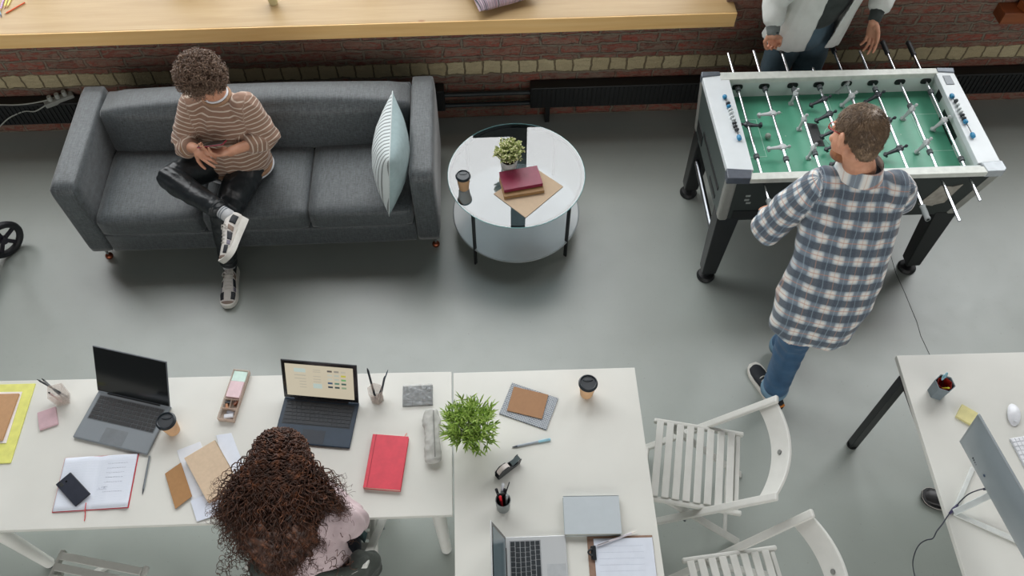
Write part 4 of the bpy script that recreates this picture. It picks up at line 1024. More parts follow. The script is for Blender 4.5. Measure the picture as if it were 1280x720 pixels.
# ---- desk with the plant ----
q=[P(x,y,z+.006) for x,y in ((624,516),(683,538),(698,497),(640,479))]; cc=sum(q,V())/4; xv=((q[1]-q[0])+(q[2]-q[3]))/2; an=math.atan2(xv.y,xv.x); w=xv.length; n=V((-math.sin(an),math.cos(an),0)); d=((q[3]-q[0])+(q[2]-q[1])).dot(n)/2
def m_patt():
    t=NT('woven_pattern_cover'); co=t.coord('Object'); 
    b=t.n('ShaderNodeTexBrick'); b.inputs['Scale'].default_value=1; b.inputs['Brick Width'].default_value=.0125; b.inputs['Row Height'].default_value=.0065; b.inputs['Mortar Size'].default_value=.0011; b.inputs['Mortar Smooth'].default_value=.3
    b.inputs['Color1'].default_value=rgb(92,100,112); b.inputs['Color2'].default_value=rgb(120,128,138); b.inputs['Mortar'].default_value=rgb(196,200,202); t.l(co,b.inputs['Vector']); t.col(b.outputs[0]); t.set(.7); return t.m
book('patterned_notebook','grey and white patterned notebook lying under a plain brown one','notebook',(cc.x,cc.y),w,d,.006,an,z,m_patt(),cm=.0015)
q=[P(x,y,z+.011) for x,y in ((635,513),(678,524),(685,493),(641,483))]; cc=sum(q,V())/4; xv=((q[1]-q[0])+(q[2]-q[3]))/2; an=math.atan2(xv.y,xv.x); w=xv.length; n=V((-math.sin(an),math.cos(an),0)); d=((q[3]-q[0])+(q[2]-q[1])).dot(n)/2
book('notebook','plain brown notebook on top of the patterned notebook','notebook',(cc.x,cc.y),w,d,.005,an,z+.0062,mat(156,118,86,.85,0,.04,60),cm=.0012)
t=pen('clear pen with pale blue cap lying below the patterned notebook',P(687,549,z+.006),P(640,559,z+.004),.0045,mat(150,160,170,.3),mat(60,70,80,.4))
b=MB(); pa,pb=P(688,549,z+.006),P(673,552,z+.006); b.tube([pa,pb],.0055,n=12); obj('cap',b,mat(140,190,206,.35),t,True,world=True,auto=40)
# tape dispenser
tc=P(630,590,z); t=thing('tape_dispenser','black and white tape dispenser behind the round pen cup','tape dispenser',tc)
TS=1.3; d0=P(622,593,z+.02); d1=P(645,574,z+.03); dv=(d1-d0); dv.z=0; L=dv.length*1.15; dv.normalize(); sd=V((-dv.y,dv.x,0))
for s_ in (-1,1):
    b=MB(); outl=[(-.030,.0),(.060,.0),(.068,.028),(.060,.030),(.046,.016),(.022,.022),(.012,.042),(-.012,.046),(-.030,.026)]
    c=tc+sd*s_*.013
    outl=[(x*TS,y*TS) for x,y in outl]; vs=[c+dv*x+V((0,0,y))-sd*.0015 for x,y in outl]+[c+dv*x+V((0,0,y))+sd*.0015 for x,y in outl]; k=len(outl)
    b.add(vs,[tuple(range(k)),tuple(reversed(range(k,2*k)))]+[(i,(i+1)%k,k+(i+1)%k,k+i) for i in range(k)]); obj('side_shell',b,mat(28,34,38,.3),t,world=True,bevel=.001)
b=MB(); c=tc-dv*.002+V((0,0,.030)); b.cyl(c-sd*.010,c+sd*.010,.030,n=28); obj('tape_roll',b,mat(214,206,200,.4),t,True,world=True,auto=40)
b=MB(); b.cyl(c-sd*.0115,c+sd*.0115,.011,n=20); obj('hub',b,M['black'],t,True,world=True,auto=40)
b=MB(); b.box(tc+dv*.018+V((0,0,.003)),(.118,.024,.006),Matrix.Rotation(math.atan2(dv.y,dv.x),3,'Z')); obj('base_plate',b,mat(34,40,44,.3),t,world=True,bevel=.001)
b=MB(); b.bar(tc+dv*.040+V((0,0,.027)),tc+dv*.084+V((0,0,.039)),.022,.0025); obj('cutter_arm',b,mat(110,122,126,.3,.4),t,world=True)
# grey box / thick grey folder
q=[P(x,y,z+.032) for x,y in ((706,668),(777,667),(774,619),(704,619))]; cc=sum(q,V())/4; w=((q[1]-q[0]).length+(q[2]-q[3]).length)/2; d=(q[3]-q[0]).length; an=math.atan2((q[1]-q[0]).y,(q[1]-q[0]).x)
book('grey_book','thick plain grey book lying above the clipboard','book',(cc.x,cc.y),w,d*.98,.030,an,z,mat(176,184,188,.6,0,.02),mat(160,162,150,.85),spine='B',cm=.004)
# clipboard
q=[P(x,y,z+.004) for x,y in ((738,760),(832,760),(814,671),(734,673))]
xv=q[2]-q[3]; an=math.atan2(xv.y,xv.x); cc=(q[2]+q[3])/2; w=xv.length
t=thing('clipboard','brown clipboard with white paper and black clip, cut by bottom edge','clipboard',(cc.x,cc.y-.105,z),an)
b=MB(); b.box((0,0,.0015),(w+.006,.225,.003)); obj('board',b,mat(138,110,92,.7,0,.1,60),t,bevel=.001)
b=MB(); b.box((.012,-.003,.0045),(w-.022,.210,.003)); b.box((w/2+.0005,-.003,.0035),(.002,.212,.004)); pp=obj('paper_stack',b,[paperm(206,212,222)],t)
b=MB(); 
for yy in (.07,.045,.02,-.005,-.03): b.box((.0,yy,.00615),(w*.7,.0006,.0002))
obj('ruled_lines',b,mat(160,170,186,.8),pp)
cp=P(741,692,z); lp=WM[t.name].inverted()@cp
b=MB(); b.box((lp.x+.006,lp.y,.010),(.014,.058,.010)); b.cyl((lp.x-.002,lp.y-.027,.010),(lp.x-.002,lp.y+.027,.010),.007,n=14); cl=obj('clamp',b,mat(22,28,32,.35),t,bevel=.002)
b=MB(); b.tube([V((lp.x-.002,lp.y+.012*math.cos(a_),.016)) + V((-.018*abs(math.sin(a_)),0,.004)) for a_ in [PI*i/10 for i in range(11)]],.004,n=8); obj('clamp_lever',b,mat(22,28,32,.35),cl,True)
# pencil lying across book and clipboard
pen('slender white pen resting across the clipboard corner',P(746,682,z+.013),P(796,664,z+.010),.0045,mat(200,196,202,.35),mat(220,214,206,.5))
# ---- plants ----
def plant(label,base,potr,poth,fr_,fh,nleaf,leafc,potm,ll=.035,lw=.006,seed=1,flower=None,cat='plant',droop=.3):
    random.seed(seed); t=thing('potted_plant',label,cat,base)
    b=MB(); b.lathe((0,0,0),[(.001,0),(potr*.78,0),(potr*.82,.004),(potr,poth-.004),(potr,poth),(potr*.9,poth),(potr*.88,poth-.012),(.001,poth-.012)],n=32); p_=obj('pot',b,potm,t,True,auto=40)
    b=MB(); b.lathe((0,0,0),[(.001,poth-.006),(potr*.87,poth-.011)],n=20); obj('soil',b,mat(54,44,34,.95,0,.2,200),p_,True)
    sb=MB(); lb=MB(); fb=MB()
    ctr_=V((0,0,poth+fh*.42))
    nst=nleaf//9
    for i in range(nst):
        a=random.uniform(0,2*PI); el=math.acos(random.uniform(-.15,1)); R_=random.uniform(.72,1.05)
        tip=ctr_+V((fr_*math.sin(el)*math.cos(a)*R_,fr_*math.sin(el)*math.sin(a)*R_,fh*.58*math.cos(el)*R_))
        root=V((potr*.4*math.cos(a)*random.random(),potr*.4*math.sin(a)*random.random(),poth-.01))
        mid=root.lerp(tip,.5)+V((0,0,.02)); path=smooth_path([root,mid,tip],4); sb.tube(path,.0009,n=4)
        for k in range(9):
            u=random.uniform(.45,1.0); pnt=path[int(u*(len(path)-1))]; dr=(tip-root).normalized()
            ld=(dr+V((random.uniform(-1,1),random.uniform(-1,1),random.uniform(-.6,.9)))*.9).normalized(); L=ll*random.uniform(.6,1.15); w_=lw*random.uniform(.7,1.2)
            x,y,_=frame(ld,V((random.uniform(-.4,.4),random.uniform(-.4,.4),1)))
            q0=pnt; q1=pnt+ld*L*.35+y*.001; q2=pnt+ld*L*.7-V((0,0,droop*L*.15)); q3=pnt+ld*L-V((0,0,droop*L*.45))
            fold=y*w_*.25
            vs=[q0,q1-x*w_/2+fold,q1,q1+x*w_/2+fold,q2-x*w_*.42+fold,q2,q2+x*w_*.42+fold,q3]
            lb.add(vs,[(0,1,2),(0,2,3),(1,4,5,2),(2,5,6,3),(4,7,5),(5,7,6)])
        if flower:
            fb.ell(tip,(.005,.005,.0035),n=6,m=4)
    obj('stems',sb,mat(110,130,60,.7),t,True); obj('foliage',lb,leafc,t,False)
    if flower: obj('blossoms',fb,flower,t,True)
    return t
def m_leaf(a,b_):
    t=NT('leaf_green'); co=t.coord('Object'); t.col(t.ramp(t.noise(co,90,2),[(.32,a),(.68,b_)])); t.set(.45)
    t.b.inputs['Subsurface Weight'].default_value=0; t.b.inputs['Transmission Weight'].default_value=0; return t.m
whitepot=mat(206,208,202,.4)
plant('bushy green plant in a white pot where the two desks meet',P(590,551,DZ),.044,.075,.125,.20,1400,m_leaf(rgb(112,150,52),rgb(182,206,108)),whitepot,.050,.0062,5)
plant('small pale flowering plant in a white pot on the round glass table',P(636,211,.5005),.052,.085,.088,.13,1300,m_leaf(rgb(140,158,84),rgb(216,220,160)),mat(190,194,190,.4),.022,.011,9,mat(226,222,180,.7))
# ---- books on the coffee table ----
z2=.5005
quadslab('kraft_folder','flat tan folder lying under the books on the glass table','folder',[(617,242),(657,272),(704,233),(668,209)],z2,.004,mat(190,168,142,.85,0,.03,40))
q=[P(x,y,z2+.052) for x,y in ((629,241),(678,232),(671,208),(622,214))]; 
def bk(pix,z0,h,cov,lab,pages,name='book'):
    q=[P(x,y,z0+h) for x,y in pix]; cc=sum(q,V())/4; xv=((q[1]-q[0])+(q[2]-q[3]))/2; an=math.atan2(xv.y,xv.x); w=xv.length; n=V((-math.sin(an),math.cos(an),0)); d=((q[3]-q[0])+(q[2]-q[1])).dot(n)/2
    return book(name,lab,'book',(cc.x,cc.y),w,d,h,an,z0,cov,pages,spine='F',cm=.003)
bk([(630,247),(680,238),(674,214),(624,221)],z2+.0045,.020,mat(146,112,70,.6),'ochre-spined book under the burgundy book on the glass table',mat(206,186,160,.9))
bk([(632,238),(679,229),(671,207),(622,215)],z2+.025,.022,mat(132,38,66,.35),'burgundy book on top of the stack on the glass table',mat(206,190,170,.9))
# ---- right desk ----
q=[P(x,y,z+.012) for x,y in ((1192,520),(1213,532),(1226,516),(1205,505))]; cc=sum(q,V())/4; xv=q[1]-q[0]
slabthing('sticky_notes','yellow pad of sticky notes partly behind the silver monitor','sticky notes',(cc.x,cc.y),.074,.074,.012,math.atan2(xv.y,xv.x),z,mat(216,208,150,.85))
# mouse
mc_=P(1266,519,z); t=thing('computer_mouse','smooth white computer mouse near the right edge','mouse',mc_,-.35); b=MB()
secs=[(V((0,-.054+.108*u,.001+.011*math.sin(PI*min(.98,max(.02,u)))**.5)),V((1,0,0)),.029*math.sin(PI*min(.985,max(.015,u)))**.35,V((0,0,1)),.012*math.sin(PI*min(.98,max(.02,u)))**.5) for u in [i/14 for i in range(15)]]
b.loft(secs,n=28); obj('shell',b,mat(222,224,228,.2),t,True)
b=MB(); b.cyl((.0,-.036,.019),(.0,-.036,.0205),.006,n=18); obj('logo_mark',b,mat(196,200,204,.3),t,True,auto=40)
# keyboard
ka,kb=P(1262,548,z+.008),P(1300,620,z+.008); kd=(kb-ka).normalized(); kang=math.atan2(kd.y,kd.x); kn=V((-kd.y,kd.x,0)); kc=ka+kd*.14+kn*.0575
t=thing('keyboard','white keyboard cut by the right edge behind the monitor','keyboard',(kc.x,kc.y,z),kang)
b=MB(); b.box((0,0,.004),(.28,.115,.008)); obj('case',b,mat(206,210,214,.35,.2),t,bevel=.003)
b=MB()
for r in range(6):
    for k in range(14): b.box((-.129+k*.0199,.046-r*.0185,.0092),(.0168,.0155,.0024))
obj('keys',b,mat(226,228,232,.4),t,bevel=.0006)
# monitor: aluminium back to the camera
m1=P(1224,517,z+.0); 
e0,e1=P(1210,535,z+.36),P(1290,720,z+.30)
def monitor():
    # screen plane: runs along direction dv; back faces -x/-y side, leans back
    A_top=P(1223,517,z+.43); B_bot=P(1201,550,z+.30)
    # choose geometry: top edge far corner A_top, top edge runs to P(1330,720,z+.43)
    T2=P(1352,742,z+.43); dv=(T2-A_top); dv.z=0; dv.normalize()
    n=V((dv.y,-dv.x,0));  n=n if n.x<0 else -n     # back normal, towards the left
    return A_top,dv,n
A_top,dv,nb=monitor()
Wm,Hm=.53,.315; leanr=math.radians(13)
up=(V((0,0,1))*math.cos(leanr)+nb*math.sin(leanr))        # top leans to the back side
fn=(nb*math.cos(leanr)-V((0,0,1))*math.sin(leanr))
t=thing('monitor','silver monitor seen from its back on the right desk','monitor',(A_top.x+dv.x*.26,A_top.y+dv.y*.26,z))
def S(u,v,w_): return A_top+dv*u*Wm-up*(1-v)*Hm+fn*w_
b=MB(); b.hexa([S(0,0,-.006),S(1,0,-.006),S(1,1,-.006),S(0,1,-.006)],[S(0,0,.004),S(1,0,.004),S(1,1,.004),S(0,1,.004)]); hs=obj('screen_housing',b,mat(150,158,162,.42,.3,.02,6),t,world=True,bevel=.003)
b=MB(); 
def bul(u,v):
    uu=u*2-1;vv=v*2-1; e=max(0,1-abs(uu)**3)*max(0,1-abs(vv)**3); return S(.02+.96*u,.02+.96*v,.004+.026*e)
b.quadgrid(bul,24,20); k=len(b.v); b.quadgrid(lambda u,v:S(.02+.96*u,.02+.96*v,.001),24,20)
obj('back_shell',b,mat(146,156,162,.40,.3,.02,6),t,True,world=True)
b=MB(); b.hexa([S(.01,.05,-.0075),S(.99,.05,-.0075),S(.99,.98,-.0075),S(.01,.98,-.0075)],[S(.01,.05,-.006),S(.99,.05,-.006),S(.99,.98,-.006),S(.01,.98,-.006)]); obj('screen_glass',b,M['screen_black'],hs,world=True)
b=MB()
for i in range(6): 
    c=S(.20+i*.018,.30,.024); b.bar(c,c+up*.010,.004,.003,up=fn)
obj('port_row',b,mat(40,46,56,.5),hs,world=True)
b=MB(); c=S(.36,.42,.028); b.cyl(c,c+fn*.004,.006,n=14); obj('power_button',b,mat(30,60,90,.4),hs,True,world=True,auto=40)
# stand: two feet meeting in an apex and a strut up to the screen
ap=P(1192,641,z+.006)
f1=P(1275,678,z+.006); f2=P(1216,585,z+.006)
hc=P(1246,615,z+.13)
b=MB(); b.bar(ap,f1,.022,.010); b.bar(ap,f2,.020,.010); obj('foot_bar',b,mat(206,210,206,.35),t,world=True,bevel=.003)
b=MB(); b.bar(ap+V((0,0,.004)),hc,.026,.012,up=V((0,0,1))); b.cyl(hc-dv*.04,hc+dv*.04,.010,n=16); obj('strut',b,mat(196,202,200,.35,.1),t,world=True,bevel=.003)
# cable of the monitor
cb=[P(1234,611,z+.13),P(1225,612,z+.11),P(1212,617,z+.07),P(1203,624,z+.03),P(1194,634,z+.008),P(1186,643,z+.006),P(1178,655,z+.004),P(1171,664,z+.0),P(1166,673,z-.06),P(1158,675,z-.12),P(1150,680,z-.2),P(1144,690,z-.3),P(1141,705,z-.42),P(1144,722,z-.60),P(1150,740,z-.74)]
t=thing('monitor_cable','dark cable from the monitor back hanging over the desk edge','cable',P(1186,643,z))
b=MB(); b.tube(smooth_path(cb,6),.0026,n=8); obj('cord',b,mat(50,54,66,.5),t,True,world=True)
b=MB(); b.tube([P(1197,631,z+.010),P(1192,637,z+.008),P(1187,642,z+.007)],[.005,.0085,.005],n=12); obj('ferrite_bead',b,mat(48,44,80,.4),t,True,world=True)
b=MB(); b.tube([P(1236,611,z+.13),P(1229,611.5,z+.118)],.0055,n=10); obj('plug',b,mat(40,42,60,.4),t,True,world=True,auto=40)
# ---- things on the sill ----
zs=.90
cl=[(200,166,206),(222,214,110),(226,220,130),(214,98,50),(206,150,50),(120,150,170)]
px=[((0,14),(9,-16),0,'lilac'),((5,11),(14,-20),1,'yellow'),((8,10),(22,-18),2,'pale yellow'),((5,18),(31,3),3,'orange-red')]
for i,(a_,b_,ci,nm) in enumerate(px):
    stick('pencil','%s coloured pencil on the wooden sill at the top left corner'%nm,'pencil',P(b_[0],b_[1],zs+.006),P(a_[0],a_[1],zs+.005),.0045,mat(*cl[ci],.5),mat(196,160,120,.7),'coloured pencils on the sill')
stick('pencil','grey-blue coloured pencil under the others at the top left corner','pencil',P(-8,-10,zs+.006),P(2,22,zs+.005),.0045,mat(*cl[5],.5),mat(90,90,96,.7),'coloured pencils on the sill')
plant('trailing green plant on the sill, its leaves at the top edge',P(222,-28,zs),.06,.09,.11,.10,420,m_leaf(rgb(120,140,70),rgb(176,184,110)),mat(176,170,140,.5),.05,.012,13,droop=1.6)
plant('small cream pot with a plant on the sill above the sofa',P(342,4,zs),.032,.065,.05,.10,300,m_leaf(rgb(120,140,70),rgb(166,174,100)),mat(196,190,150,.5),.03,.008,15)
# striped cushion
c0=P(602,25,zs); e1=P(690,0,zs)-c0; e1.normalize(); e2=V((-e1.y,e1.x,0)); cpt=c0+e1*.19+e2*.20; t=thing('cushion','striped pink and grey cushion lying on the wooden sill','cushion',(cpt.x,cpt.y,zs),math.atan2(e1.y,e1.x))
b=pillow(.38,.40,.13,24,.42); b.v=[V((v.z,v.y,v.x+.056)) for v in b.v]
def m_str():
    q=NT('striped_cushion'); co=q.coord('Object'); sp=q.n('ShaderNodeSeparateXYZ'); q.l(co,sp.inputs[0]); u=q.math('ADD',q.math('MULTIPLY',sp.outputs[0],1.0),q.math('MULTIPLY',q.noise(co,6,1),.004))
    cx=q.n('ShaderNodeCombineXYZ'); q.l(u,cx.inputs[0]); wn_=q.noise(q.mapping(cx.outputs[0],(1,1,1)),85,0)
    q.col(q.ramp(wn_,[(.30,rgb(70,74,84)),(.38,rgb(176,172,176)),(.46,rgb(150,84,104)),(.53,rgb(206,196,200)),(.60,rgb(96,92,110)),(.68,rgb(188,150,166)),(.78,rgb(206,200,200))])); q.set(.9); return q.m
ms=m_str(); obj('cover',b,[ms,ms],t,True)
# ---- kick scooter wheel at the left edge ----
wc=P(9,300,.12); t=thing('kick_scooter','kick scooter with black spoked wheel, cut by the left edge','scooter',(wc.x-.02,wc.y-.02,0))
dirv=V((.55,.83,0)).normalized(); ax=V((-dirv.y,dirv.x,0)); R_=.095
axd=V((.80,-.60,0)).normalized(); dirv=V((.60,.80,0)); R_=.105
def wheel(parent,c,R_,name='wheel'):
    b=MB(); b.tube([c+dirv*R_*math.cos(a)+V((0,0,R_*math.sin(a))) for a in [2*PI*i/40 for i in range(40)]],.021,n=12,closed=True); w_=obj(name,b,mat(24,26,30,.55),parent,True,world=True)
    b=MB(); b.cyl(c-axd*.02,c+axd*.02,.024,n=20)
    for k in range(5):
        a=2*PI*k/5+.3; e=dirv*math.cos(a)+V((0,0,math.sin(a))); b.bar(c+e*.02,c+e*(R_-.008),.024,.014,up=axd)
    obj('spokes',b,mat(28,24,36,.4),w_,world=True,bevel=.003)
wc=P(4,300,.125); wheel(t,wc,R_)
w2=wc+V((-.10,-.55,-.02))
wheel(t,w2,R_)
b=MB(); b.bar(wc+V((-.0,0,-.02))-dirv*.10,w2+dirv*.02,.10,.03); obj('deck',b,mat(60,66,74,.5),t,world=True,bevel=.006)
b=MB(); b.cyl(wc-dirv*.03+V((0,0,.14)),wc-dirv*.10-axd*.02+V((0,0,.75)),.016,n=14); obj('steering_tube',b,M['steel'],t,True,world=True,auto=40)
# black shoe tip showing under the right desk: a castor-like black shoe on the floor
# ================= people =================
def skinm(r,g,b):
    t=NT('skin_%d'%r); co=t.coord('Object'); t.col(t.ramp(t.noise(co,22,4),[(.3,rgb(r-10,g-14,b-14)),(.7,rgb(r+6,g+4,b+4))])); t.set(.55)
    t.b.inputs['Subsurface Weight'].default_value=.08; t.b.inputs['Subsurface Radius'].default_value=(.012,.005,.003); t.bump(t.noise(co,350,2),.08,.001); return t.m
SK=skinm(196,146,118)
def head(mb,c,fwd,up,s=1.0,neck=None,jaw=True):
    """c = centre of the skull; adds skull, face, ears and neck to the body builder"""
    f=V(fwd).normalized(); u=(V(up)-f*V(up).dot(f)).normalized(); r=f.cross(u)       # r = the person's right
    R=Matrix((r,f,u)).transposed()
    def p(x,y,z): return V(c)+r*x*s+f*y*s+u*z*s
    mb.ell(p(0,-.012,.028),(.074*s,.092*s,.082*s),R)                     # cranium
    mb.ell(p(0,.030,-.030),(.062*s,.062*s,.078*s),R)                     # face
    mb.ell(p(0,.040,-.082),(.036*s,.040*s,.030*s),R)                     # chin / jaw
    mb.ell(p(0,.030,-.068),(.054*s,.050*s,.030*s),R)
    mb.loft([(p(0,.086,.010),r,.008*s,u,.010*s),(p(0,.098,-.010),r,.010*s,u,.012*s),(p(0,.104,-.026),r,.015*s,u,.011*s)],n=12)   # nose
    mb.ell(p(0,.078,.030),(.048*s,.014*s,.010*s),R)                      # brow
    for q in (-1,1):
        mb.ell(p(q*.030,.080,.010),(.015*s,.012*s,.010*s),R)             # eyelids
        mb.ell(p(q*.038,.064,-.026),(.020*s,.020*s,.018*s),R)            # cheek
        ear=Matrix.Rotation(q*.35,3,u)@R
        mb.ell(p(q*.078,-.008,-.006),(.008*s,.020*s,.031*s),ear); mb.ell(p(q*.082,-.014,.006),(.008*s,.015*s,.020*s),ear)
    mb.ell(p(0,.090,-.050),(.022*s,.010*s,.0055*s),R); mb.ell(p(0,.088,-.060),(.019*s,.010*s,.0065*s),R)   # lips
    if neck is not None:
        mb.limb([V(neck),p(0,-.022,-.06)],[.060*s,.055*s],n=20)
    return p,R
def hand(mb,w,d,back,side,curls=(.5,.5,.5,.5),spread=.06,s=1.0,thumb=(.6,.4),tcurl=.5):
    """w wrist, d finger direction, back = normal of the back of the hand, side=+1 thumb on +x"""
    d=V(d).normalized(); n=(V(back)-d*V(back).dot(d)).normalized(); x=d.cross(n)*side   # x towards the thumb
    def p(a,b_,c): return V(w)+x*a*s+d*b_*s+n*c*s
    # palm: wide, flat
    mb.loft([(p(0,-.012,0),x,.024*s,n,.019*s),(p(0,.012,0),x,.031*s,n,.017*s),(p(-.001,.045,.001),x,.040*s,n,.015*s),(p(-.002,.078,.001),x,.041*s,n,.012*s)],n=20)
    mb.ell(p(.022,.030,-.008),(.015*s,.015*s,.015*s))
    base=[(.031,.084),(.011,.090),(-.010,.087),(-.030,.079)]; ln=[(.040,.025,.020),(.045,.028,.021),(.041,.026,.021),(.032,.020,.018)]
    tips=[]
    for k in range(4):
        bx,by=base[k]; a=spread*(1.5-k); dd=(d*math.cos(a)+x*math.sin(a)); pos=p(bx,by-.006,0); ang=0; pts=[p(bx*.9,by-.030,.001),pos]
        for j,L in enumerate(ln[k]):
            ang+=curls[k]*(.9,1.1,.7)[j]; v=dd*math.cos(ang)-n*math.sin(ang); pos=pos+v*L*s; pts.append(pos)
        mb.limb(pts,[.0085*s,.0092*s,.0085*s,.0078*s,.0068*s],n=12); tips.append(pos)
    tb=p(.026,.020,-.004); tv=(x*math.sin(thumb[0]+.4)+d*math.cos(thumb[0]+.4)-n*thumb[1]).normalized(); t1=tb+tv*.038*s
    t2v=(tv*math.cos(tcurl)+(d*.7-x*.5-n*.3).normalized()*math.sin(tcurl)).normalized(); t2=t1+t2v*.030*s; t3=t2+(t2v+(d-n*.4-x*.3)*.3).normalized()*.024*s
    mb.limb([tb,t1,t2,t3],[.0135*s,.0112*s,.0098*s,.0075*s],n=12)
    return tips
def person(label,loc): return thing('person',label,'person',loc)
def body_mesh(name,mb,par,m=None,voxel=.0042): return blobobj(name,mb,m or SK,par,voxel,2,fac=.45)
def mcurl(a,b_,c):
    t=NT('curly_hair'); co=t.coord('Object'); n=t.noise(co,34,4,.65); t.col(t.ramp(n,[(.28,a),(.55,b_),(.80,c)])); t.set(.42); t.b.inputs['Specular IOR Level'].default_value=.35; return t.m
def curls(mb,starts,r=.0022,turns=6,amp=.011,seg=34,n=4,seed=0):
    """each start: (list of path points) -> a helical strand"""
    for k,path in enumerate(starts):
        pts=smooth_path(path,max(2,seg//(len(path)-1))); m=len(pts); ph=random.uniform(0,2*PI); tw=turns*random.uniform(.7,1.35); sg=random.choice((-1,1)); am=amp*random.uniform(.55,1.3)
        out=[]; px=None
        for i,p_ in enumerate(pts):
            d=(pts[min(i+1,m-1)]-pts[max(i-1,0)]); d=d.normalized() if d.length>1e-8 else V((0,0,1))
            if px is None: x,y,_=frame(d)
            else:
                x=(px-d*px.dot(d)); x=x.normalized() if x.length>1e-6 else frame(d)[0]; y=d.cross(x)
            px=x; u=i/(m-1); a_=am*min(1,u*5); q=sg*(ph+2*PI*tw*u)
            out.append(p_+x*a_*math.cos(q)+y*a_*math.sin(q))
        mb.tube(out,[r*(1 if i<m*.75 else max(.25,(1-i/m)*3.4)) for i in range(m)],n=n,cap=False)
# ---------- shoes ----------
def shoe(par,heel,toe,upv,L,up_m,sole_m,style,ankle=None,name='shoe',w=.098,laced=True,side=1):
    """heel, toe: points on the sole line; upv: direction from sole to ankle"""
    f=(V(toe)-V(heel)).normalized(); u=(V(upv)-f*V(upv).dot(f)).normalized(); x=f.cross(u)
    def p(a,b_,c): return V(heel)+x*a+f*b_*L+u*c
    prof=[(0,.030),(.06,.034),(.2,.036),(.4,.037),(.6,.044),(.75,.049),(.88,.044),(.96,.032),(1.0,.016)]
    def wid(t): 
        for (a,b_),(c,d_) in zip(prof,prof[1:]):
            if t<=c: return (b_+(d_-b_)*(t-a)/(c-a))*w/.098
        return prof[-1][1]
    # sole
    b=MB(); N=18; ring=[]
    ths=.032 if style=='chunky' else .022
    for i in range(N+1): t_=i/N; ring.append((wid(t_),t_))
    outl=[(a+.003,t_) for a,t_ in ring]+[(-(a+.003),t_) for a,t_ in reversed(ring)]
    k=len(outl)
    lift=lambda t_: .012*max(0,(t_-.7)/.3)**2
    vs=[p(a,t_,lift(t_)) for a,t_ in outl]+[p(a*1.03,t_*1.0,lift(t_)+ths*.5) for a,t_ in outl]+[p(a*.98,t_,ths+lift(t_)+(.006 if style=='chunky' and t_<.3 else 0)) for a,t_ in outl]
    fs=[tuple(reversed(range(k))),tuple(range(2*k,3*k))]
    for q in range(2): fs+=[(q*k+i,q*k+(i+1)%k,(q+1)*k+(i+1)%k,(q+1)*k+i) for i in range(k)]
    b.add(vs,fs)
    # upper
    m=MB(); secs=[]
    hs=[(.02,.078),(.10,.088),(.2,.090),(.30,.086),(.42,.076),(.55,.060),(.68,.048),(.8,.040),(.9,.033),(.97,.022)]
    for t_,h in hs:
        if style=='low': h*=.86
        secs.append((p(0,t_,ths*.5+h/2),x,wid(t_)*.93,u,h/2))
    m.loft(secs,n=22)
    s=blobobj(name,m,up_m,par,.0045,3)
    I=WM[par.name]
    obj('sole',b,sole_m,s,True,world=True,auto=50)
    if laced:
        for j in range(5):
            t_=.36+.07*j; h=ths*.5+(.082-.034*(t_-.3)/.35)*(.88 if style=='low' else 1)+.004
            q=MB(); q.tube([p(-.022,t_-.01,h-.010),p(-.012,t_,h-.001),p(0,t_+.004,h+.0015),p(.012,t_,h-.001),p(.022,t_-.01,h-.010)],.0032,n=7); obj('lace',q,M['lace'],s,True,world=True)
        if style=='chunky':
            q=MB(); h=.096
            for sg in (-1,1): q.tube(smooth_path([p(0,.33,h),p(sg*.02,.30,h+.008),p(sg*.034,.36,h-.004),p(sg*.012,.37,h),p(0,.34,h)],4),.0025,n=6)
            q.tube(smooth_path([p(0,.34,h),p(.02,.42,h-.01),p(.038,.46,h-.03)],4),.0025,n=6); obj('lace_bow',q,M['lace'],s,True,world=True)
    if style=='chunky':
        def hgt(t_):
            for (a_,h0),(c_,h1) in zip(hs,hs[1:]):
                if t_<=c_: return h0+(h1-h0)*max(0,(t_-a_))/(c_-a_)
            return hs[-1][1]
        def surf(t_,th,off=.0015):
            h=hgt(t_); return p((wid(t_)*.93+off)*math.cos(th),t_,ths*.5+h/2+(h/2+off)*math.sin(th))
        def patch(nm,t0,t1,a0,a1,mm,sk=0):
            q=MB(); a0,a1=math.radians(a0),math.radians(a1)
            f_o=lambda u_,v_:surf(t0+(t1-t0)*u_+sk*v_,a0+(a1-a0)*v_,.0022); f_i=lambda u_,v_:surf(t0+(t1-t0)*u_+sk*v_,a0+(a1-a0)*v_,-.003)
            q.quadgrid(f_o,6,8); k0=len(q.v); g=MB(); g.quadgrid(f_i,6,8); q.add(g.v,[tuple(reversed(f__)) for f__ in g.f])
            ed=[i for i in range(7)]+[7*j+6 for j in range(1,9)]+[56+i for i in range(5,-1,-1)]+[7*j for j in range(7,0,-1)]
            for i in range(len(ed)): q.f.append((ed[i],ed[(i+1)%len(ed)],ed[(i+1)%len(ed)]+k0,ed[i]+k0)); q.mi.append(0)
            obj(nm,q,mm,s,True,world=True)
        patch('toe_cap',.90,.975,25,155,M['shoe_tan'])
        for m0,m1 in ((18,62),(118,162)): patch('toe_panel',.70,.86,m0,m1,M['shoe_dark'])
        for m0,m1 in ((-5,40),(140,185)):
            patch('side_patch',.42,.58,m0,m1,M['shoe_dark']); patch('heel_patch',.06,.24,m0,m1,M['shoe_dark']); patch('side_stripe',.28,.37,m0,m1+10*(1 if m0<90 else 0),M['shoe_tan'],.03); patch('side_patch',.60,.68,m0,m1-8,M['shoe_lilac'])
    else:
        q=MB(); q.tube([p(a,t_,ths*.72+lift(t_)) for a,t_ in [(aa*1.05,tt) for aa,tt in outl]],.0016,n=5,closed=True); obj('sole_stripe',q,M['lace'],s,True,world=True)
    return s
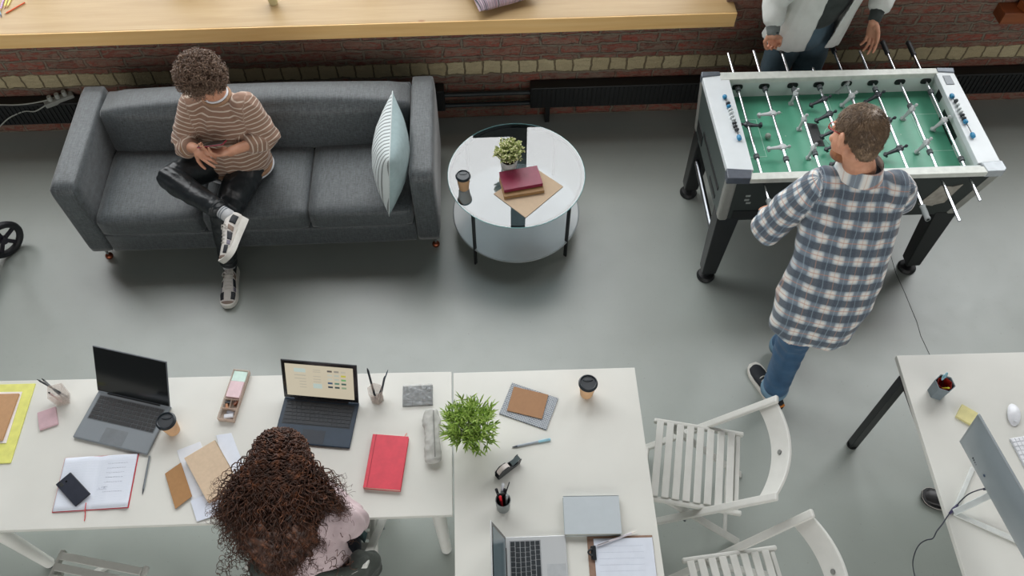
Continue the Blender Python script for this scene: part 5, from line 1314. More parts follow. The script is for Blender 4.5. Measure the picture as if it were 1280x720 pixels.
M['lace']=mat(206,202,194,.8); M['shoe_dark']=mat(34,38,44,.5); M['shoe_lilac']=mat(120,116,132,.6); M['shoe_tan']=mat(142,124,112,.7); M['sock']=mat(190,192,194,.9)
M['shoe_white']=mat(216,212,206,.6); M['sole_cream']=mat(222,220,212,.6)
# ---------- fabric materials reading the garment coordinates ----------
def fabnode(t):
    a=t.n('ShaderNodeAttribute'); a.attribute_name='fab'; sp=t.n('ShaderNodeSeparateXYZ'); t.l(a.outputs['Vector'],sp.inputs[0]); return sp.outputs[0],sp.outputs[1],a.outputs['Vector']
def band(t,x,per,c,w,soft):
    d=t.math('PINGPONG',t.math('SUBTRACT',x,c),per/2); mr=t.n('ShaderNodeMapRange'); mr.inputs['From Min'].default_value=w; mr.inputs['From Max'].default_value=w+soft; mr.inputs['To Min'].default_value=1; mr.inputs['To Max'].default_value=0
    t.l(d,mr.inputs['Value']); return mr.outputs[0]
def m_plaid():
    t=NT('plaid_flannel'); u,v,vec=fabnode(t); co=t.coord('Object'); jit=t.math('MULTIPLY',t.math('SUBTRACT',t.noise(co,11,2),.5),.008)
    u=t.math('ADD',u,jit); v=t.math('ADD',v,jit); P_=.082
    base=rgb(216,214,208)
    cu=band(t,u,P_,.0,.0155,.007); cv=band(t,v,P_,.0,.0155,.006)
    lu=band(t,u,P_,.0,.024,.004); lv=band(t,v,P_,0,.024,.004)
    c=t.mix(t.math('MULTIPLY',lu,.34),base,rgb(98,148,176)); c=t.mix(t.math('MULTIPLY',lv,.36),c,rgb(82,134,164))
    c=t.mix(t.math('MULTIPLY',cu,.72),c,rgb(16,60,92)); c=t.mix(t.math('MULTIPLY',cv,.90),c,rgb(6,40,66))
    o=band(t,v,P_,P_/2,.0016,.001); c=t.mix(t.math('MULTIPLY',o,.6),c,rgb(186,122,92))
    o=band(t,u,P_,P_/2,.0014,.001); c=t.mix(t.math('MULTIPLY',o,.4),c,rgb(190,140,112))
    o=band(t,u,P_,0,.0015,.001); c=t.mix(t.math('MULTIPLY',o,.35),c,rgb(150,176,190))
    # twill speckle
    tw=t.noise(co,420,1); c=t.mix(t.math('MULTIPLY',tw,.18),c,rgb(220,220,214))
    t.col(c); t.set(.92); t.b.inputs['Sheen Weight'].default_value=.15; t.bump(t.math('ADD',t.noise(co,16,3),t.math('MULTIPLY',tw,.15)),.5,.010); return t.m
def m_stripes():
    t=NT('striped_knit'); u,v,vec=fabnode(t); co=t.coord('Object'); v2=t.math('ADD',v,t.math('MULTIPLY',t.math('SUBTRACT',t.noise(co,9,2),.5),.010))
    s_=band(t,v2,.0245,0,.0022,.0012); c=t.mix(t.math('MULTIPLY',s_,.85),rgb(142,112,94),rgb(208,194,178))
    t.col(c); t.set(.95); t.b.inputs['Sheen Weight'].default_value=.2; t.bump(t.math('ADD',t.noise(co,14,3),t.math('MULTIPLY',t.noise(co,300,1),.2)),.5,.012); return t.m
def m_cloth(name,c0,c1,rough=.9,scale=18,bs=.5,fine=300,sheen=.1,bd=.01):
    t=NT(name); co=t.coord('Object'); t.col(t.ramp(t.noise(co,scale,4),[(.3,c0),(.7,c1)])); t.set(rough); t.b.inputs['Sheen Weight'].default_value=sheen
    t.bump(t.math('ADD',t.noise(co,15,3),t.math('MULTIPLY',t.noise(co,fine,1),.15)),bs,bd); return t.m
XA=V((1,0,0)); YA=V((0,1,0)); ZA=V((0,0,1))
def lat(a,b_): return V((b_.x-a.x,b_.y-a.y,0)).normalized()

# =====================================================================
# A. young man sitting on the sofa, legs crossed, looking down at a phone
# =====================================================================
A=person('person with curly hair in a striped sweater sitting cross-legged on the sofa, holding a phone',(-1.46,3.3,0))
pel=V((-1.445,3.375,.53)); che=V((-1.430,3.37,.82)); nek=V((-1.425,3.385,1.035)); hd=V((-1.440,3.335,1.195))
shL=V((-1.262,3.365,.975)); shR=V((-1.588,3.385,.975)); elL=V((-1.215,3.315,.775)); elR=V((-1.655,3.28,.775))
wrL=V((-1.375,3.155,.845)); wrR=V((-1.545,3.155,.875))
phn=P(265,180,.905)
kR=V((-1.735,3.115,.690)); aR=P(281,267,.65); kL=V((-1.485,2.985,.500)); aL=V((-1.556,2.945,.115))
hipR=V((-1.525,3.37,.55)); hipL=V((-1.355,3.37,.55))
mb=MB()
hp,HR=head(mb,hd,(-.12,-.72,-.66),(-.10,-.62,.76),1.0,neck=nek)
sl=(shL-shR).normalized()
mb.loft([(pel,XA,.135,YA,.085),(che,sl,.12,YA,.070),(nek-V((0,0,.05)),sl,.07,YA,.045),(nek,sl,.055,YA,.050)],n=24)
mb.limb([shL,elL,wrL],[.030,.036,.026]); mb.limb([shR,elR,wrR],[.030,.036,.026])
mb.limb([shL,nek-V((0,0,.05))],[.028,.028]); mb.limb([shR,nek-V((0,0,.05))],[.028,.028])
hand(mb,wrL,(-.80,-.28,.26),(.35,-.1,-.9),-1,(.35,.38,.42,.5),.05,.96,(.4,-.5),.3)
hand(mb,wrR,(.50,-.42,.10),(-.25,-.35,.88),1,(.40,.75,.9,.95),.07,.96,(.5,.5),.4)
mb.limb([hipR,kR,aR],[.060,.045,.032]); mb.limb([hipL,kL,aL],[.060,.045,.032])
body_mesh('body',mb,A,voxel=.0040)
# sweater
mb=MB(); hem=pel+V((.0,-.015,.0))
mb.loft([(hem,V((1,-.05,0)),.198,YA,.135),(hem+V((0,0,.09)),V((1,-.05,0)),.205,YA,.150),(pel.lerp(che,.62),XA,.190,YA,.138),(che+V((0,0,.03)),sl,.190,YA,.125),(che.lerp(nek,.62),sl,.175,YA,.105),(nek-V((0,0,.045)),sl,.125,YA,.078),(nek-V((0,0,.012)),sl,.072,YA,.062)],n=36,round_ends=False)
mb.limb([shL+V((-.03,0,0)),elL+V((.012,-.004,.0)),elL.lerp(wrL,.40)],[.078,.068,.055],n=24); mb.limb([shR+V((.03,0,0)),elR+V((-.01,0,0)),elR.lerp(wrR,.42)],[.078,.066,.052],n=24)
def dA(p,n):
    w=0
    for e in (elL,elR):
        d=(p-e).length
        if d<.17: w+=.005*math.sin((p-e).z*120+p.x*40)*(1-d/.17)
    if p.z<.66: w+=.005*math.sin(p.x*60+p.z*90)*(.66-p.z)/.12
    return w
blobobj('sweater',mb,m_stripes(),A,.0065,4,wrinkle=.006,wscale=13,disp=dA,fab=[(pel,nek,XA,.16,'flat'),(shL,elL,YA,.07,'r'),(elL,wrL,YA,.06,'r'),(shR,elR,YA,.07,'r'),(elR,wrR,YA,.06,'r')])
# ribbed hem, cuffs, collar
M['knit']=m_cloth('brown_knit',rgb(140,108,84),rgb(160,126,98)); M['tee']=m_cloth('white_cotton',rgb(206,208,212),rgb(222,224,228))
def ring(par,name,c,xv,a,yv,b_,r,m,n=48,tilt=None,frac=None):
    xv=V(xv).normalized(); yv=V(yv).normalized(); pts=[V(c)+xv*a*math.cos(2*PI*i/n)+yv*b_*math.sin(2*PI*i/n) for i in range(n)]
    q=MB(); q.tube(pts,r,n=10,closed=True); return obj(name,q,m,par,True,world=True)
q=MB(); pts=[hem+V((0,0,.004))+V((1,-.05,0)).normalized()*.192*math.cos(2*PI*i/60)+YA*.132*math.sin(2*PI*i/60)+V((0,0,.016*math.sin(2*PI*i/60*3)+.01)) for i in range(60)]
q.tube(pts,.016,n=10,closed=True); obj('sweater_hem',q,M['knit'],A,True,world=True)
q=MB(); pts=[hem+V((0,0,-.020))+XA*.196*math.cos(2*PI*i/60)+YA*.140*math.sin(2*PI*i/60) for i in range(60)]; q.tube(pts,.011,n=8,closed=True); obj('t_shirt_hem',q,M['tee'],A,True,world=True)
nd=(hp(0,0,-.06)-nek).normalized(); cx,cy,_=frame(nd,YA)
ring(A,'sweater_collar',nek+V((0,0,-.002)),cx,.071,cy,.066,.011,M['knit']); ring(A,'t_shirt_collar',nek+nd*.014,cx,.064,cy,.060,.006,M['tee'])
for e,w_ in ((elL,wrL),(elR,wrR)):
    d=(w_-e).normalized(); x,y,_=frame(d); ring(A,'cuff',e.lerp(w_,.44),x,.046,y,.046,.010,M['knit'],n=24)
# trousers
t=NT('black_leather'); co=t.coord('Object'); t.col(t.ramp(t.noise(co,30,3),[(.3,rgb(26,30,33)),(.7,rgb(38,43,46))])); t.set(.36); t.bump(t.noise(t.mapping(co,(1,1,1)),15,2,.5,.4),.6,.012); M['leather']=t.m
mb=MB(); mb.loft([(pel+V((0,.0,.055)),XA,.172,YA,.118),(pel+V((0,0,-.02)),XA,.178,YA,.125)],n=30)
mb.limb([hipR,hipR.lerp(kR,.5),kR,kR.lerp(aR,.5),aR.lerp(kR,.16)],[.098,.090,.074,.062,.050],n=26); mb.limb([hipL,hipL.lerp(kL,.5),kL,kL.lerp(aL,.5),aL.lerp(kL,.05)],[.098,.092,.072,.060,.047],n=26)
def dT(p,n):
    w=0
    for k in (kR,kL):
        d=(p-k).length
        if d<.16: w+=.004*math.sin(p.x*90+p.y*120+p.z*60)*(1-d/.16)
    for k in (aR,aL):
        d=(p-k).length
        if d<.14: w+=.004*math.sin(d*170)*(1-d/.14)
    return w
blobobj('trousers',mb,M['leather'],A,.0065,3,wrinkle=.0045,wscale=10,disp=dT)
for a,k in ((aR,kR),(aL,kL)):
    d=(a-k).normalized(); x,y,_=frame(d); c=k.lerp(a,.86 if a is aR else .96); ring(A,'trouser_cuff',c,x,.043,y,.043,.009,M['leather'],n=24)
    q=MB(); q.limb([k.lerp(a,.90 if a is aR else .97),a+d*.03],[.034,.037],n=18); s_=obj('sock',q,M['sock'],A,True,world=True)
    for kk in (0,1): ring(s_,'sock_stripe',a-d*(.010-.014*kk),x,.0375,y,.0375,.0014,mat(84,100,112,.8),n=24)
# shoes
heelR=P(308,276,.60); toeR=P(287,323,.57)
fR=(toeR-heelR).normalized()
shoe(A,heelR,heelR+fR*.27,(-.72,.10,.68),.275,M['shoe_white'],M['sole_cream'],'chunky')
shoe(A,(-1.560,2.975,.0),(-1.553,2.70,.0),(0,0,1),.285,M['shoe_white'],M['sole_cream'],'chunky')
# hair: round curly mop
random.seed(21); hb=MB(); hc=hp(0,-.020,.034)
core=MB(); core.ell(hc,(.098,.108,.094),HR,n=30,m=20); 
me=blob(core,.012,1); o=len(hb.v)
for v in me.vertices: v.co+=v.normal*.010*noise.noise(v.co*45)
hb.add([v.co.copy() for v in me.vertices],[tuple(p_.vertices) for p_ in me.polygons]); bpy.data.meshes.remove(me)
st=[]
fdir=HR.col[1]; udir=HR.col[2]
n_=0
while n_<900:
    d=V((random.gauss(0,1),random.gauss(0,1),random.gauss(0,1))).normalized(); a=d.dot(fdir); bz=d.dot(udir)
    if (a>.55 and bz<.25) or (bz<-.62): continue
    p0=hc+d*.085; ln=random.uniform(.040,.062); tang=d.cross(V((random.uniform(-1,1),random.uniform(-1,1),random.uniform(-1,1)))).normalized()
    p1=hc+d*(.085+ln*.6)+tang*.008; p2=hc+d*(.085+ln*.85)+tang*.026+V((0,0,-.010))
    st.append([p0,p1,p2]); n_+=1
curls(hb,st,r=.0019,turns=2.2,amp=.0095,seg=18,n=4)
obj('hair',hb,mcurl(rgb(74,58,48),rgb(120,98,82),rgb(176,152,132)),A,True,world=True)
# phone in his hands
t=thing('smartphone','red-edged phone held by the person on the sofa','phone',phn)
pd=V((.98,.0,.12)).normalized(); pu=V((.0,.45,.89)); pu=(pu-pd*pu.dot(pd)).normalized(); pn=pd.cross(pu)
q=MB(); q.hexa([phn+pd*a+pn*b_-pu*.004 for a,b_ in ((-.072,-.036),(.072,-.036),(.072,.036),(-.072,.036))],[phn+pd*a+pn*b_+pu*.004 for a,b_ in ((-.072,-.036),(.072,-.036),(.072,.036),(-.072,.036))]); obj('case',q,mat(130,34,50,.4),t,world=True,bevel=.003)
q=MB(); q.hexa([phn+pd*a+pn*b_+pu*.004 for a,b_ in ((-.069,-.033),(.069,-.033),(.069,.033),(-.069,.033))],[phn+pd*a+pn*b_+pu*.005 for a,b_ in ((-.069,-.033),(.069,-.033),(.069,.033),(-.069,.033))]); obj('screen',q,M['screen_black'],t,world=True)

# =====================================================================
# B. man in a plaid shirt playing, seen from behind
# =====================================================================
B=person('person with short brown hair in a blue plaid shirt playing at the football table',(1.54,2.05,0))
hd=P(1071,170,1.665); nek=V((1.585,2.315,1.500))
shL=V((1.415,2.300,1.425)); shR=V((1.790,2.265,1.425)); 
elL=P(958,287,1.075); wrL=V((1.400,2.540,.915)); elR=V((1.86,2.40,1.13)); wrR=V((1.885,2.50,.93))
hipL=V((1.50,2.03,.90)); hipR=V((1.66,2.04,.90)); kL=V((1.515,2.04,.50)); aL=P(967,487,.11)
kR=V((1.665,2.17,.50)); aR=V((1.615,2.235,.10))
pel=V((1.575,2.03,.90)); che=V((1.590,2.22,1.24))
mb=MB(); hp,HR=head(mb,hd,(-.34,.84,-.42),(.10,.36,.92),1.14,neck=nek)
sl=(shR-shL).normalized(); fw=V((0,1,0))
mb.loft([(pel,XA,.14,fw,.09),(che,sl,.12,fw,.07),(nek-V((0,.02,.05)),sl,.07,fw,.05),(nek,sl,.055,fw,.055)],n=24)
mb.limb([shL,elL,wrL],[.030,.036,.028]); mb.limb([shR,elR,wrR],[.030,.036,.028]); mb.limb([shL,nek-V((0,0,.06))],[.028,.028]); mb.limb([shR,nek-V((0,0,.06))],[.028,.028])
mb.limb([hipL,kL,aL],[.07,.048,.036]); mb.limb([hipR,kR,aR],[.07,.048,.036])
hand(mb,wrL,(.10,.75,-.30),(-.30,.35,.80),1,(1.0,1.1,1.1,1.1),.03,1.0,(.3,.9),.7)
hand(mb,wrR,(.10,.80,-.42),(.20,.40,.85),-1,(1.0,1.1,1.1,1.1),.03,1.0,(.3,.9),.7)
body_mesh('body',mb,B,voxel=.0042)
# shirt
mb=MB()
hemL=P(972,378,.86); hemC=V((1.520,1.955,.80)); hx=V((.975,-.22,0)).normalized()
def ax(c,a,b_,xx=XA): 
    yy=V((-xx.y,xx.x,0)); return (c,xx,a,yy,b_)
mb.loft([ax(V((1.520,1.985,.745)),.190,.120,hx),ax(V((1.525,1.995,.80)),.200,.130,hx),ax(V((1.545,2.03,.92)),.212,.140,hx),ax(V((1.575,2.115,1.09)),.212,.150,V((.99,-.12,0)).normalized()),ax(V((1.592,2.205,1.25)),.214,.140,sl),ax(V((1.598,2.265,1.37)),.205,.125,sl),ax(V((1.595,2.295,1.45)),.150,.095,sl),ax(V((1.590,2.312,1.495)),.085,.072,sl)],n=44,round_ends=False)
mb.limb([shL+V((.05,0,-.015)),shL.lerp(elL,.45),elL,elL.lerp(wrL,.45),elL.lerp(wrL,.88)],[.090,.080,.070,.060,.047],n=26); mb.limb([shR+V((-.04,0,-.015)),shR.lerp(elR,.45),elR,elR.lerp(wrR,.9)],[.092,.086,.068,.046],n=26)
def dB(p,n):
    w=0
    if p.z<1.2: w+=.010*math.sin((p.x)*26+p.z*5)*min(1,(1.2-p.z)/.35)*.7
    for e in (elL,):
        d=(p-e).length
        if d<.2: w+=.005*math.sin((p-e).dot((wrL-shL).normalized())*95)*(1-d/.2)
    d=(p-shL.lerp(V((1.5,2.15,1.2)),.5)).length
    if d<.16: w-=.008*(1-d/.16)*math.sin(p.z*70+p.x*30)
    return w
plaid=m_plaid()
sh=blobobj('plaid_shirt',mb,plaid,B,.0072,3,wrinkle=.007,wscale=9,disp=dB,fab=[(V((1.52,1.985,.745)),V((1.595,2.30,1.47)),XA,.19,'flat'),(shL+V((-.02,0,0)),elL,V((0,0,1)),.085,'r'),(elL,wrL,V((0,0,1)),.065,'r'),(shR+V((.05,0,0)),elR,V((0,0,1)),.085,'r'),(elR,wrR,V((0,0,1)),.065,'r')])
# collar and yoke seam, cuffs
nd=(hp(0,-.02,-.08)-nek).normalized()
q=MB(); N=40
def coll(u,v):
    a=u*2*PI*.86+PI*1.5-PI*.86; rr=1.0+.26*v; h=.030-.040*v if v>0 else .030
    if v<.01: h=.026
    return nek+V((0,-.006,-.004))+sl*.080*rr*math.cos(a)+V((0,1,0))*.076*rr*math.sin(a)+V((0,.012,1))*(.062-.072*v)
q.quadgrid(coll,N,6); k0=len(q.v); q.quadgrid(lambda u,v:coll(u,v)+(coll(u,v)-nek).normalized()*-.004,N,6)
me_o=obj('collar',q,m_plaid(),B,True,world=True)
at=me_o.data.attributes.new('fab','FLOAT_VECTOR','POINT'); dat=[]
for v in me_o.data.vertices: w_=WM[B.name]@v.co; dat+=[(w_-nek).dot(sl)+.037,(w_-nek).length*.9+.02*w_.z,0]
at.data.foreach_set('vector',dat)
for e,w_ in ((elL,wrL),(elR,wrR)):
    d=(w_-e).normalized(); x,y,_=frame(d); ring(B,'cuff',e.lerp(w_,.90),x,.040,y,.040,.009,mat(60,92,116,.9),n=24)
# jeans
M['jeans']=m_cloth('blue_denim',rgb(42,76,108),rgb(62,100,134),.85,10,.5,500)
mb=MB(); mb.loft([(V((1.58,2.04,.99)),XA,.155,YA,.110),(V((1.58,2.035,.90)),XA,.165,YA,.120),(V((1.58,2.035,.84)),XA,.160,YA,.115)],n=30)
mb.limb([hipL+V((.01,0,-.02)),hipL.lerp(kL,.5),kL,kL.lerp(aL,.5),aL+V((0,0,.035))],[.098,.092,.078,.070,.064],n=26); mb.limb([hipR+V((-.01,0,-.02)),hipR.lerp(kR,.5),kR,kR.lerp(aR,.5),aR+V((0,0,.03))],[.098,.090,.076,.068,.062],n=26)
def dJ(p,n):
    w=0
    for k in (kL,kR,aL,aR):
        d=(p-k).length
        if d<.2: w+=.004*math.sin(p.z*85+p.x*25)*(1-d/.2)
    return w
blobobj('jeans',mb,M['jeans'],B,.0075,3,wrinkle=.006,wscale=10,disp=dJ)
for a in (aL,aR): 
    q=MB(); q.lathe(a+V((0,0,0)),[(.060,-.004),(.070,-.006),(.073,.012),(.072,.040),(.066,.044),(.062,.040)],n=30); obj('turned_up_cuff',q,mat(112,144,166,.9),B,True,world=True)
th=P(942,462,.0); hl=P(972,513,.0); f_=(th-hl).normalized()
M['shoe_black']=mat(30,34,40,.75)
s=shoe(B,hl-f_*.0,hl+f_*.29,(0,0,1),.295,M['shoe_black'],M['sole_cream'],'low')
q=MB(); c=hl+V((0,0,.062)); x_=V((0,0,1)).cross(f_); q.bar(c-x_*.02-f_*.004,c+x_*.02-f_*.004,.014,.014); obj('heel_tab',q,mat(206,122,40,.7),s,world=True,bevel=.003)
hl2=V((1.635,2.165,0)); f2=V((.25,.97,0)).normalized(); shoe(B,hl2,hl2+f2*.29,(0,0,1),.295,M['shoe_black'],M['sole_cream'],'low')
# short hair: fitted cap plus many short strands
random.seed(5); hb=MB(); core=MB(); core.ell(hp(0,-.016,.034),(.079*1.14,.096*1.14,.084*1.14),HR,n=34,m=24); core.ell(hp(0,-.055,-.010),(.060*1.14,.046*1.14,.056*1.14),HR,n=24,m=16); core.ell(hp(0,-.062,-.045),(.044*1.14,.030*1.14,.030*1.14),HR,n=24,m=16)
me=blob(core,.006,3)
r_,f3,u3=HR.col[0],HR.col[1],HR.col[2]
# keep hair off the face and ears
vs=[v.co.copy() for v in me.vertices]; fs=[]
def onscalp(p):
    q=p-hp(0,0,0); y=q.dot(f3)/1.14; z=q.dot(u3)/1.14; x=abs(q.dot(r_))/1.14
    if y>.052 and z<.062: return False
    if y>-.002 and z<.022 and x>.04: return False
    if z<-.010 and y>-.030: return False
    return True
fs=[tuple(p_.vertices) for p_ in me.polygons if onscalp(p_.center)]
used=sorted({i for f in fs for i in f}); mp={i:k for k,i in enumerate(used)}
hb.add([vs[i] for i in used],[tuple(mp[i] for i in f) for f in fs])
nm=[(v.co.copy(),v.normal.copy()) for v in me.vertices if onscalp(v.co)]
bpy.data.meshes.remove(me)
crown=hp(.0,-.055,.105)
for i in range(5200):
    p_,n_v=random.choice(nm); 
    away=(p_-crown); away=(away-n_v*away.dot(n_v)); 
    if away.length<1e-4: continue
    away.normalize(); sw=n_v.cross(away)*.45; dr=(away+sw+n_v*.35+V((random.gauss(0,.15),random.gauss(0,.15),random.gauss(0,.15)))).normalized(); L=random.uniform(.010,.020)
    if (p_-hp(0,0,0)).dot(u3)<-.02: L*=.5
    j=V((random.gauss(0,.0015),random.gauss(0,.0015),random.gauss(0,.0015)))
    hb.tube([p_+j-n_v*.001,p_+j+dr*L*.5+n_v*.001,p_+j+dr*L-n_v*.001],[.0011,.0010,.0003],n=3,cap=False)
obj('hair',hb,mcurl(rgb(74,60,48),rgb(120,100,80),rgb(164,140,114)),B,True,world=True)
# beard stubble and spectacles
core=MB(); core.ell(hp(0,.032,-.078),(.059*1.14,.054*1.14,.034*1.14),HR,n=24,m=16); core.ell(hp(0,.048,-.086),(.040*1.14,.042*1.14,.030*1.14),HR)
me=blob(core,.006,2); q=MB(); q.add([v.co.copy() for v in me.vertices],[tuple(p_.vertices) for p_ in me.polygons]); bpy.data.meshes.remove(me); obj('beard',q,m_cloth('short_beard',rgb(118,74,46),rgb(146,94,60),.9,60,.8,400),B,True,world=True)
q=MB()
for sg in (-1,1):
    c=hp(sg*.031,.094,.012); q.tube([c+HR.col[0]*.020*1.14*math.cos(a)+HR.col[2]*.014*1.14*math.sin(a) for a in [2*PI*i/20 for i in range(20)]],.0022,n=6,closed=True)
    q.tube([hp(sg*.051,.094,.014),hp(sg*.074,.05,.014),hp(sg*.080,-.006,.014)],.0022,n=6)
q.tube([hp(-.011,.098,.012),hp(0,.104,.015),hp(.011,.098,.012)],.0022,n=6); obj('glasses',q,mat(160,30,34,.35),B,True,world=True)

# =====================================================================
# C. woman with long curly hair at the desk
# =====================================================================
C=person('person with long curly auburn hair and pale pink blouse working at the desk',(-.79,1.03,0))
pel=V((-.785,1.020,.54)); che=V((-.790,1.035,.80)); nek=V((-.800,1.120,1.015)); hd=V((-.825,1.235,1.150))
shL=V((-.960,1.085,.945)); shR=V((-.650,1.065,.945)); elL=V((-1.06,1.20,.81)); elR=V((-.590,1.115,.815)); wrL=V((-.925,1.33,.790)); wrR=V((-.800,1.330,.790))
mb=MB(); hp,HR=head(mb,hd,(-.05,.80,-.60),(0,.58,.80),1.02,neck=nek); sl=XA
mb.loft([(pel,XA,.15,YA,.085),(che,XA,.11,YA,.06),(nek-V((0,.03,.06)),XA,.07,YA,.045),(nek,XA,.045,YA,.045)],n=24)
mb.limb([shL,elL,wrL],[.028,.032,.024]); mb.limb([shR,elR,wrR],[.028,.032,.024]); mb.limb([shL,nek-V((0,0,.06))],[.026,.028]); mb.limb([shR,nek-V((0,0,.06))],[.026,.028])
hand(mb,wrL,(.35,.9,-.02),(0,0,1),1,(.35,.35,.4,.45),.07,.9,(.5,.2),.3); hand(mb,wrR,(-.35,.9,-.02),(0,0,1),-1,(.35,.35,.4,.45),.07,.9,(.5,.2),.3)
for s_ in (-1,1): mb.limb([pel+V((s_*.08,0,0)),pel+V((s_*.11,.42,.0)),V((-.785+s_*.12,1.42,.08))],[.065,.045,.03])
body_mesh('body',mb,C,voxel=.0042)
blouse=m_cloth('pale_pink_cotton',rgb(176,158,160),rgb(196,178,180),.9,14,.6,260)
mb=MB(); mb.loft([(V((-.785,1.005,.60)),XA,.165,YA,.105),(V((-.787,1.000,.70)),XA,.165,YA,.105),(V((-.79,1.010,.82)),XA,.168,YA,.105),(V((-.795,1.045,.92)),XA,.172,YA,.098),(nek-V((0,.03,.045)),XA,.125,YA,.075),(nek-V((0,.008,.01)),XA,.068,YA,.058)],n=36,round_ends=False)
for a,e,w_ in ((shL,elL,wrL),(shR,elR,wrR)): mb.limb([a.lerp(nek,.25)-V((0,0,.02)),a.lerp(e,.5),e,e.lerp(w_,.5),e.lerp(w_,.9)],[.078,.068,.060,.052,.040],n=24)
def dC(p,n):
    d=(p-elR).length; w=0
    if d<.2: w+=.005*math.sin((p-elR).dot((wrR-shR).normalized())*110+p.x*30)*(1-d/.2)
    return w
blobobj('blouse',mb,blouse,C,.0065,3,wrinkle=.006,wscale=12,disp=dC)
mb=MB(); mb.loft([(pel+V((0,0,.06)),XA,.165,YA,.105),(pel-V((0,0,.03)),XA,.175,YA,.115)],n=28)
for s_ in (-1,1): mb.limb([pel+V((s_*.085,.02,.0)),pel+V((s_*.11,.42,.01)),V((-.785+s_*.12,1.44,.12))],[.090,.068,.052],n=22)
blobobj('trousers',mb,m_cloth('dark_trousers',rgb(40,46,58),rgb(52,58,70)),C,.009,3,wrinkle=.004,wscale=10)
for s_ in (-1,1): shoe(C,(-.785+s_*.12,1.41,0),(-.785+s_*.13,1.66,0),(0,0,1),.25,M['shoe_white'],M['sole_cream'],'low',w=.088)
# hair
random.seed(77); hb=MB(); hc=hp(0,-.015,.030)
# inner volume so that no scalp shows through
core=MB(); core.ell(hc,(.096,.108,.094),HR,n=26,m=16)
core.loft([(V((-.830,1.195,1.17)),XA,.085,YA,.080),(V((-.835,1.130,1.08)),XA,.125,V((0,.85,-.4)),.095),(V((-.845,1.065,.99)),XA,.155,V((0,.85,-.45)),.095),(V((-.850,1.000,.91)),XA,.150,V((0,.9,-.35)),.070),(V((-.850,.950,.82)),XA,.105,V((0,.9,-.3)),.045)],n=30)
core.ell(V((-.995,1.085,.90)),(.055,.06,.055)); core.ell(V((-.70,1.095,.93)),(.045,.06,.055))
me=blob(core,.010,3)
for v in me.vertices: v.co+=v.normal*(.016*noise.noise(v.co*22)+.008*noise.noise(v.co*60))
hb.add([v.co.copy() for v in me.vertices],[tuple(p_.vertices) for p_ in me.polygons]); bpy.data.meshes.remove(me)
st=[]; n_=0
while n_<2300:
    d=V((random.gauss(0,1),random.gauss(0,1),random.gauss(0,1))).normalized(); a=d.dot(HR.col[1]); bz=d.dot(HR.col[2])
    if bz<-.35 or (a>.62 and bz<.45): continue
    p0=hc+Matrix.Diagonal((.082,.088,.084))@d
    # the strand ends in a wide skirt of hair over both shoulders and down the back
    w_=random.uniform(-1,1); side=d.x*.75+random.gauss(0,.35); side=max(-1,min(1,side))
    u_=random.random()
    ex=-.845+.245*side-(.03 if side<-.5 else 0); bk=1-abs(side)**2
    ez=.895-.14*bk*random.random()**.6+.05*abs(side)+random.uniform(-.04,.05)
    ey=1.11-.17*bk-.06*(1-abs(side))*random.random()+random.gauss(0,.018)
    if random.random()<.30: ey+=random.uniform(.0,.12); ez+=.06
    p3=V((ex+random.gauss(0,.012),ey,max(ez,.775)))
    out=V((d.x,d.y,0)); out=out.normalized() if out.length>.05 else V((1,0,0))
    p1=p0+d*.024+V((0,-.006,.002)); p2=p0.lerp(p3,.5)+out*random.uniform(-.015,.02)+V((-.12*(p3.x-p0.x),-.012,.030+.02*random.random()))
    st.append([p0,p1,p2,p3]); n_+=1
curls(hb,st,r=.0025,turns=8.5,amp=.0105,seg=60,n=4)
# flyaway curls at the ends and along the outline
st=[]
for i in range(170):
    p0=V((-.845+random.uniform(-.24,.22),1.03+random.uniform(-.10,.12),random.uniform(.80,.96))); o_=V((p0.x+.845,(p0.y-1.07)*.8,-.10)).normalized(); st.append([p0,p0+o_*.035,p0+o_*.055+V((0,-.012,-.045))])
curls(hb,st,r=.0013,turns=2.6,amp=.012,seg=26,n=4)
obj('hair',hb,mcurl(rgb(36,23,18),rgb(76,47,34),rgb(148,94,62)),C,True,world=True)
# dark jacket hung over the back of her chair
J=thing('jacket','dark green-black jacket hung over the back of the chair of the curly-haired worker','jacket',(WCH.x,WCH.y-.29,.3))
mb=MB(); cx=WCH.x
for i in range(1):
    secs=[]
    for k in range(15):
        u=k/14; x=cx-.225+.45*u; bow=-.055*(1-(2*u-1)**2); y=WCH.y-.268+bow-.010; top=.805+.012*math.sin(u*14); 
        h=.20+.03*math.sin(u*9+1); secs.append((V((x,y+.012,top-h)),V((0,1,-.05)),.036+.007*math.sin(u*23),V((0,0,1)),h))
    mb.loft(secs,n=26)
mb.limb([V((cx+.19,WCH.y-.262,.775)),V((cx+.225,WCH.y-.24,.68)),V((cx+.215,WCH.y-.22,.50))],[.034,.040,.032]); mb.limb([V((cx-.19,WCH.y-.27,.79)),V((cx-.215,WCH.y-.28,.66)),V((cx-.20,WCH.y-.27,.42))],[.045,.046,.034])
blobobj('jacket_body',mb,m_cloth('dark_green_cloth',rgb(44,50,46),rgb(60,66,60),.9,12,.7,280),J,.0075,3,wrinkle=.010,wscale=13)
q=MB(); fl=[P(452,662,.80),P(459,668,.78),P(456,679,.74),P(444,668,.74)]; q.hexa([p_ for p_ in fl],[p_+V((.002,.003,.005)) for p_ in fl]); obj('collar_flap',q,mat(34,56,56,.9),J,world=True,bevel=.002)

